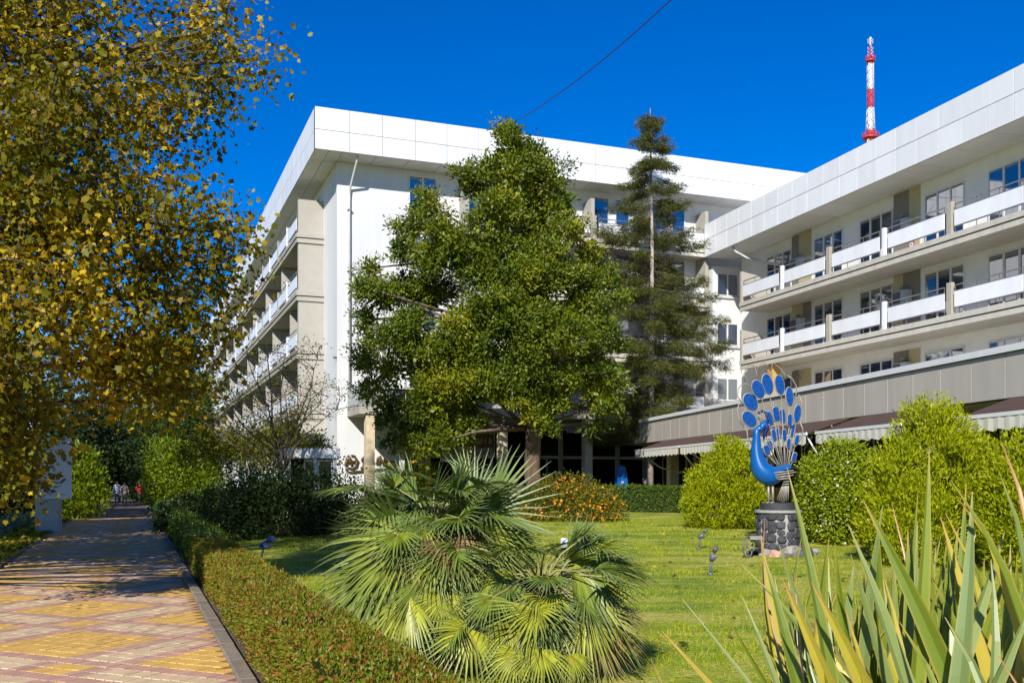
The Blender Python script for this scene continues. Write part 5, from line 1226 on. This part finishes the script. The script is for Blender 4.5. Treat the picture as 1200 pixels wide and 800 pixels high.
def rosette(u, Y, s, label):
    b = at_ground(u, Y); t = thing('agave_plant', label, 'plant', b, 0, 'spiky grey green plants behind the stone edging')
    for i in range(16):
        a = rnd.random()*6.28; el = rnd.uniform(.5, 1.35); L_ = s*rnd.uniform(.7, 1.1); d = Vector((math.cos(a)*math.cos(el), math.sin(a)*math.cos(el), math.sin(el))); sd_ = Vector((-math.sin(a), math.cos(a), 0))
        vs = []; fs = []
        for j, (q, w) in enumerate(((0, .05), (.35, .06), (.7, .045), (1, .002))):
            c = d*L_*q+Vector((0, 0, -.18*L_*q*q)); vs += [c-sd_*w*s*1.3, c+Vector((0, 0, -.03*s)), c+sd_*w*s*1.3]
        for j in range(3): bb = 3*j; fs += [(bb, bb+1, bb+4, bb+3), (bb+1, bb+2, bb+5, bb+4)]
        mb = MB(); mb.add(vs, fs); mb.build('leaf', M['agave'], t)
for i, (u, Y, s) in enumerate(((5, 33, .85), (17, 35, .95), (30, 37, .9), (-10, 31.5, .8), (39, 39, .85), (73, 47, 1.1), (81, 50, .9), (22, 38.5, .9))):
    rosette(u, Y, s, ['spiky grey green plant nearest the left border of the view', 'spiky grey green plant, second from the left border', 'spiky grey green plant midway along the stone edging', 'spiky grey green plant cut by the left border', 'spiky grey green plant just left of the sign post', 'spiky grey green plant just right of the sign post', 'spiky grey green plant farthest along, right behind the sign', 'spiky grey green plant in the back row near the sign'][i])
def edging():
    t = thing('stone_edging', 'low row of pale rough stones edging the planting left of the path', 'edging', (0, 0, 0))
    m = MB().cbox(-.24, .24, -.13, .13, -.06, .14, .03).mesh('stone', M['kerb'])
    p = -6.0
    while p < 24:
        q = path_pt(p, 5.45-.028*p); inst('stone', m, t, (q.x, q.y, rnd.uniform(-.02, .02)), (rnd.uniform(-.04, .04), rnd.uniform(-.04, .04), math.atan2(PD.y, PD.x)+rnd.uniform(-.1, .1)), (1, 1, rnd.uniform(.8, 1.2))); p += .5
edging()

# ------------------------------------------------------------ small white booth behind the dark shrub
def booth():
    Y = 36.5; k = Y/F; c = P(366, 0, Y); t = thing('booth', 'small booth with flat white roof behind the dark shrubs', 'booth', (c.x, Y, 0), .2)
    zt = CH+(VH-526)*k; zr = CH+(VH-537)*k
    mb = MB(); mb.box(-1.0, 1.0, -.9, .9, zr, zt); mb.build('roof', M['white'], t)
    for x in (-.85, 0.1, .8):
        mb = MB(); mb.box(x-.06, x+.06, -.78, -.66, 0, zr); mb.build('post', M['frame'], t)
    mb = MB(); mb.box(-.8, .8, -.62, .75, 0, 1.0); mb.build('counter', M['panel_grey'], t)
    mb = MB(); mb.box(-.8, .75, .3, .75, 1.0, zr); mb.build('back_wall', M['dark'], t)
    window(t, Fr('x', -.6), -.3, .72, 1.05, zr-.05, 2, .02, 'glass_dark')
booth()
# blue kiosk by the entrance
def kiosk():
    Y = 44.5; k = Y/F; c = P(728, 0, Y); z0 = .45; t = thing('blue_freezer', 'bright blue drinks cooler standing by the dark pavilion entrance', 'cooler', (c.x, Y, z0), .1)
    zt = CH+(VH-545)*k-z0
    mb = MB(); mb.cbox(-.26, .26, -.25, .25, 0, .78, .03); mb.build('body', M['blue'], t)
    mb = MB(); mb.prism([(-.24, .8), (.24, .8), (.27, 1.1), (.17, zt-.1), (0, zt), (-.17, zt-.1), (-.27, 1.1)], -.22, .22, 'y'); mb.build('hood', M['blue'], t)
    mb = MB(); mb.box(-.2, .2, -.27, -.252, .2, .62); mb.build('door', M['navy'], t)
    mb = MB(); mb.box(-.26, .26, -.3, -.2, .8, .86); mb.build('shelf', M['lampblue'], t)
    mb = MB(); mb.tube([(-.07, -.235, 1.12), (0, -.235, 1.3), (.06, -.235, 1.28), (.03, -.235, 1.2), (-.03, -.235, 1.2)], .014, 5); mb.build('emblem', M['plastic_w'], t)
kiosk()

# ------------------------------------------------------------ people
def person(label, loc, rz, top, bottom, hair, h=1.7, stride=.25, arms=(.15, .05), skirt=None, bag=None):
    t = thing('person', label, 'person', loc, rz)
    s = h/1.72
    J = {}; E = []; Rr = {}
    def j(n, x, y, z, r): J[n] = (x*s, y*s, z*s); Rr[n] = r*s
    j('pelvis', 0, 0, .95, .145); j('waist', 0, 0, 1.1, .125); j('chest', 0, -.01, 1.3, .15); j('neck0', 0, 0, 1.45, .075); j('neck', 0, -.01, 1.5, .052); j('head', 0, -.02, 1.6, .085); j('crown', 0, -.015, 1.69, .07)
    j('nose', 0, -.115, 1.585, .016)
    E += [('pelvis', 'waist'), ('waist', 'chest'), ('chest', 'neck0'), ('neck0', 'neck'), ('neck', 'head'), ('head', 'crown'), ('head', 'nose')]
    for sd_, n in ((-1, 'l'), (1, 'r')):
        f = stride*sd_
        j('hip'+n, .09*sd_, 0, .88, .095); j('knee'+n, .1*sd_, -f*.35-.02, .49, .062); j('ankle'+n, .1*sd_, -f*.6+.05*(f < 0)+.03, .09, .042); j('toe'+n, .12*sd_, -f*.6-.12, .035, .035)
        E += [('pelvis', 'hip'+n), ('hip'+n, 'knee'+n), ('knee'+n, 'ankle'+n), ('ankle'+n, 'toe'+n)]
        sw = -f*.5+arms[0 if sd_ < 0 else 1]*-1
        j('sh'+n, .19*sd_, 0, 1.4, .062); j('el'+n, .24*sd_, .02+sw*.3, 1.13, .044); j('wr'+n, .25*sd_, -.06+sw, .89, .03); j('palm'+n, .25*sd_, -.08+sw*1.1, .82, .034)
        E += [('neck0', 'sh'+n), ('sh'+n, 'el'+n), ('el'+n, 'wr'+n), ('wr'+n, 'palm'+n)]
        for q in range(4):
            yy = -.115+.022*q+sw*1.1; fl = (.065, .08, .075, .06)[q]
            j(f'f{q}a'+n, .25*sd_, yy, .785, .009); j(f'f{q}b'+n, .24*sd_, yy-.008, .785-fl*.5, .008); j(f'f{q}c'+n, .225*sd_, yy-.012, .785-fl, .007)
            E += [('palm'+n, f'f{q}a'+n), (f'f{q}a'+n, f'f{q}b'+n), (f'f{q}b'+n, f'f{q}c'+n)]
        j('ta'+n, .235*sd_, -.13+sw*1.1, .83, .010); j('tb'+n, .225*sd_, -.15+sw*1.1, .795, .008); E += [('palm'+n, 'ta'+n), ('ta'+n, 'tb'+n)]
    names = list(J); idx = {n: i for i, n in enumerate(names)}
    me = bpy.data.meshes.new('body'); me.from_pydata([J[n] for n in names], [(idx[a], idx[b]) for a, b in E], [])
    o = inst('body', me, t); md = o.modifiers.new('skin', 'SKIN'); sv = me.skin_vertices[0].data
    for i, n in enumerate(names):
        sv[i].radius = (Rr[n], Rr[n]*(.75 if n in ('pelvis', 'waist', 'chest') else 1)); sv[i].use_root = (n == 'pelvis')
    sb = o.modifiers.new('sub', 'SUBSURF'); sb.levels = 1; sb.render_levels = 1
    # clothing colours by height (object space): shoes, trousers, top, skin
    m, nt_, p = nodes_of('clothes'); tc = nt_.nodes.new('ShaderNodeTexCoord'); sp = nt_.nodes.new('ShaderNodeSeparateXYZ'); nt_.links.new(tc.outputs['Object'], sp.inputs[0])
    dv = nt_.nodes.new('ShaderNodeMath'); dv.operation = 'DIVIDE'; dv.inputs[1].default_value = 1.8*s; nt_.links.new(sp.outputs['Z'], dv.inputs[0])
    cr = nt_.nodes.new('ShaderNodeValToRGB'); cr.color_ramp.interpolation = 'CONSTANT'; e = cr.color_ramp.elements
    e[0].position = 0; e[0].color = (.04, .035, .03, 1); e[1].position = .05; e[1].color = (*bottom, 1)
    q = e.new(.49); q.color = (*top, 1); q = e.new(.825); q.color = (.42, .25, .17, 1)
    nt_.links.new(dv.outputs[0], cr.inputs[0])
    ax = nt_.nodes.new('ShaderNodeMath'); ax.operation = 'ABSOLUTE'; nt_.links.new(sp.outputs['X'], ax.inputs[0])
    g1 = nt_.nodes.new('ShaderNodeMath'); g1.operation = 'GREATER_THAN'; g1.inputs[1].default_value = .19*s; nt_.links.new(ax.outputs[0], g1.inputs[0])
    l1 = nt_.nodes.new('ShaderNodeMath'); l1.operation = 'LESS_THAN'; l1.inputs[1].default_value = .5; nt_.links.new(dv.outputs[0], l1.inputs[0])
    an = nt_.nodes.new('ShaderNodeMath'); an.operation = 'MULTIPLY'; nt_.links.new(g1.outputs[0], an.inputs[0]); nt_.links.new(l1.outputs[0], an.inputs[1])
    mx = nt_.nodes.new('ShaderNodeMix'); mx.data_type = 'RGBA'; nt_.links.new(an.outputs[0], mx.inputs[0]); nt_.links.new(cr.outputs[0], mx.inputs[6]); mx.inputs[7].default_value = (.42, .25, .17, 1)
    nt_.links.new(mx.outputs[2], p.inputs['Base Color']); p.inputs['Roughness'].default_value = .8; me.materials.append(m)
    mb = MB(); c = Vector((0, .015*s, 1.625*s)); vs = []
    for b in np.linspace(.02, 1.95, 7):
        for a in np.linspace(0, 6.283, 13)[:-1]:
            r = .098*s; yo = math.sin(b)*math.sin(a)*r*1.08; z = math.cos(b)*r*1.12
            if yo < -.03*s and z < .04*s: z = .04*s
            vs.append(c+Vector((math.sin(b)*math.cos(a)*r*.95, yo, z)))
    mb.add(vs, [(r*12+i, (r+1)*12+i, (r+1)*12+(i+1) % 12, r*12+(i+1) % 12) for r in range(6) for i in range(12)], 0, True); mb.build('hair', hair, t)
    if skirt:
        mb = MB(); mb.tube([(0, 0, 1.02*s), (0, 0, .9*s), (0, 0, .72*s), (0, 0, .52*s)], [.15*s, .185*s, .22*s, .25*s], 14, cap=False); mb.build('skirt', skirt, t)
    return t
cl = lambda n, c: mk(n, c, .85, .15, 12)
g = at_ground(163, 66); person('person in a red jacket and dark trousers walking at the end of the path', (g.x, g.y, .03), 2.9, (.45, .02, .025), (.02, .02, .03), M['hair'], 1.7)
g = at_ground(137, 65); person('person in pale blue top and blue jeans walking at the left of the path end', (g.x, g.y, .03), .2, (.45, .5, .6), (.03, .07, .2), M['hair'], 1.68)
g = at_ground(146, 67); person('person in a grey jacket between the red and the blue dressed walkers', (g.x, g.y, .03), .5, (.25, .2, .18), (.05, .05, .06), M['hair'], 1.6, .15)
g = at_ground(651, 47.5); person('person with a teal skirt carrying a bag beside the magnolia trunk', (g.x, g.y, .45), 3.0, (.10, .06, .05), (.30, .18, .12), M['hair'], 1.65, .2, skirt=cl('teal_cloth', (.01, .25, .24)))
def handbag():
    g = at_ground(651, 47.5); t = thing('handbag', 'teal shoulder bag hanging beside the person near the magnolia trunk', 'bag', (g.x-.32, g.y-.05, .45+.85))
    mb = MB(); mb.cbox(-.14, .14, -.06, .06, 0, .3, .03); mb.build('body', cl('teal_bag', (.01, .22, .20)), t)
    mb = MB(); mb.tube([(-.1, 0, .28), (.02, .0, .6), (.1, 0, .28)], .012, 5); mb.build('strap', cl('teal_strap', (.01, .2, .18)), t)
handbag()
g = at_ground(476, 44); person('person in dark navy jacket near the lettered wall behind the palm', (g.x, g.y, .45), 1.2, (.012, .016, .05), (.015, .015, .03), M['hair'], 1.72, .2)

# bicycle parked by the entrance column
def bicycle():
    g = at_ground(673, 48.3); t = thing('bicycle', 'dark bicycle parked beside the right entrance column', 'bicycle', (g.x, g.y, .45), .5)
    for x in (-.5, .5):
        mb = MB(); mb.tube([(x+math.cos(a)*.33, 0, .34+math.sin(a)*.33) for a in np.linspace(0, 6.283, 21)], .02, 6, cap=False); w = mb.build('wheel', M['shoe'], t)
        mb = MB()
        for a in np.linspace(0, 6.283, 11)[:-1]: mb.tube([(x, 0, .34), (x+math.cos(a)*.32, 0, .34+math.sin(a)*.32)], .004, 3)
        mb.build('spoke', M['steel'], w)
    mb = MB()
    for a, b in (((-.5, 0, .34), (-.05, 0, .3)), ((-.05, 0, .3), (-.2, 0, .85)), ((-.5, 0, .34), (-.16, 0, .75)), ((-.17, 0, .78), (.38, 0, .82)), ((-.05, 0, .3), (.38, 0, .75)), ((.5, 0, .34), (.36, 0, .95))): mb.tube([a, b], .018, 6)
    mb.build('frame', M['lampmetal'], t)
    mb = MB(); mb.tube([(.3, -.28, .98), (.36, 0, 1.0), (.3, .28, .98)], .016, 6); mb.build('handlebar', M['lampmetal'], t)
    mb = MB(); mb.cbox(-.34, -.08, -.08, .08, .86, .93, .02); mb.build('saddle', M['shoe'], t)
bicycle()
# surveillance camera on the white wall
def cctv():
    c, s = math.cos(math.atan2(.3609, .9326)), math.sin(math.atan2(.3609, .9326))
    t = thing('surveillance_camera', 'small dark surveillance camera on the white wall beside the downpipe', 'camera', (-8.56-.02*c+.9*-s*0-.36*.25, 48.35, 7.75), .37)
    mb = MB(); mb.tube([(.06, 0, -.25), (.06, -.2, .0), (.06, -.25, .05)], .025, 6); mb.build('bracket', M['lampmetal'], t)
    mb = MB(); mb.tube([(.06, -.25, .05), (-.18, -.3, .03)], [.05, .06], 8); mb.build('housing', M['lampmetal'], t)
cctv()

# ------------------------------------------------------------ television mast far behind, overhead cable
def mast():
    Y = 320; k = Y/F; c = P(1020, 0, Y); t = thing('broadcast_mast', 'red and white lattice broadcast mast rising behind the right wing', 'mast', (c.x, Y, 0))
    Z = lambda v: CH+(VH-v)*k
    secs = [(0, Z(240), 7, 2.6, 1), (Z(240), Z(165), 2.6, 1.75, 0), (Z(165), Z(153), 1.75, 1.5, 1), (Z(153), Z(127), 1.5, 1.12, 0), (Z(127), Z(105.5), 1.12, 1.1, 1), (Z(105.5), Z(75), 1.1, 1.05, 0), (Z(75), Z(69), 1.05, 1.0, 1), (Z(69), Z(54), .36, .3, 1), (Z(54), Z(44), .3, .26, 0)]
    for z0, z1, w0, w1, red in secs:
        w0 *= .74; w1 *= .74
        mb = MB(); n = max(2, int((z1-z0)/2.2)); r = .11 if w0 > 1 else .09
        if z0 == 0: n = 14; r = .3
        for sx, sy in ((-1, -1), (1, -1), (1, 1), (-1, 1)): mb.tube([(sx*w0, sy*w0, z0), (sx*w1, sy*w1, z1)], r*.8, 4)
        for i in range(n+1):
            f = i/n; w = w0+(w1-w0)*f; z = z0+(z1-z0)*f; q = [(-w, -w, z), (w, -w, z), (w, w, z), (-w, w, z)]
            for a in range(4): mb.tube([q[a], q[(a+1) % 4]], r*.8, 4)
            if i < n:
                f2 = (i+1)/n; w2 = w0+(w1-w0)*f2; z2 = z0+(z1-z0)*f2; q2 = [(-w2, -w2, z2), (w2, -w2, z2), (w2, w2, z2), (-w2, w2, z2)]
                for a in range(4): mb.tube([q[a], q2[(a+1) % 4]], r*.8, 4); mb.tube([q[(a+1) % 4], q2[a]], r*.8, 4)
        if w0 < 3: mb.box(-w1*.6, w1*.6, -w1*.6, w1*.6, z0+.05, z1-.05)
        mb.build('mast_section', M['red'] if red else M['tower_w'], t)
    for v, w in ((161, 2.6), (71, 1.45)):
        mb = MB(); z = Z(v); mb.tube([(0, 0, z-.3), (0, 0, z+.1)], w, 12, smooth=False)
        for a in np.linspace(0, 6.283, 13)[:-1]: mb.tube([(math.cos(a)*w, math.sin(a)*w, z), (math.cos(a)*w, math.sin(a)*w, z+1.3)], .1, 4)
        mb.tube([(math.cos(a)*w, math.sin(a)*w, z+1.3) for a in np.linspace(0, 6.283, 13)], .1, 4); mb.build('platform', M['red'], t)
    for i, v in enumerate((66, 62, 58, 51, 48)):
        z = Z(v)
        for a in (0, 1.57, 3.14, 4.71): mb = MB(); mb.tube([(0, 0, z), (math.cos(a)*.8, math.sin(a)*.8, z), (math.cos(a)*.8, math.sin(a)*.8, z+.7)], .08, 4); mb.build('aerial', M['tower_w'], t)
mast()
def cable():
    a = P(608, 143, 48.0); a.z = 19.38; a = Vector((a.x, a.y, P(608, 141, a.y).z)); b = P(840, -50, 30); pts = []
    for i in range(21):
        t = i/20; p = a.lerp(b, t); p.z -= math.sin(math.pi*t)*.35; pts.append(p)
    mb = MB(); mb.tube(pts, .02, 5); o = mb.build('overhead_cable', M['dark']); tag(o, 'thin dark overhead cable slanting up across the blue sky', 'cable')
cable()
# the many thin twigs of each tree stay joined as one part
for o in bpy.data.objects:
    if o.name.split('.')[0] == 'branch': o['kind'] = 'stuff'
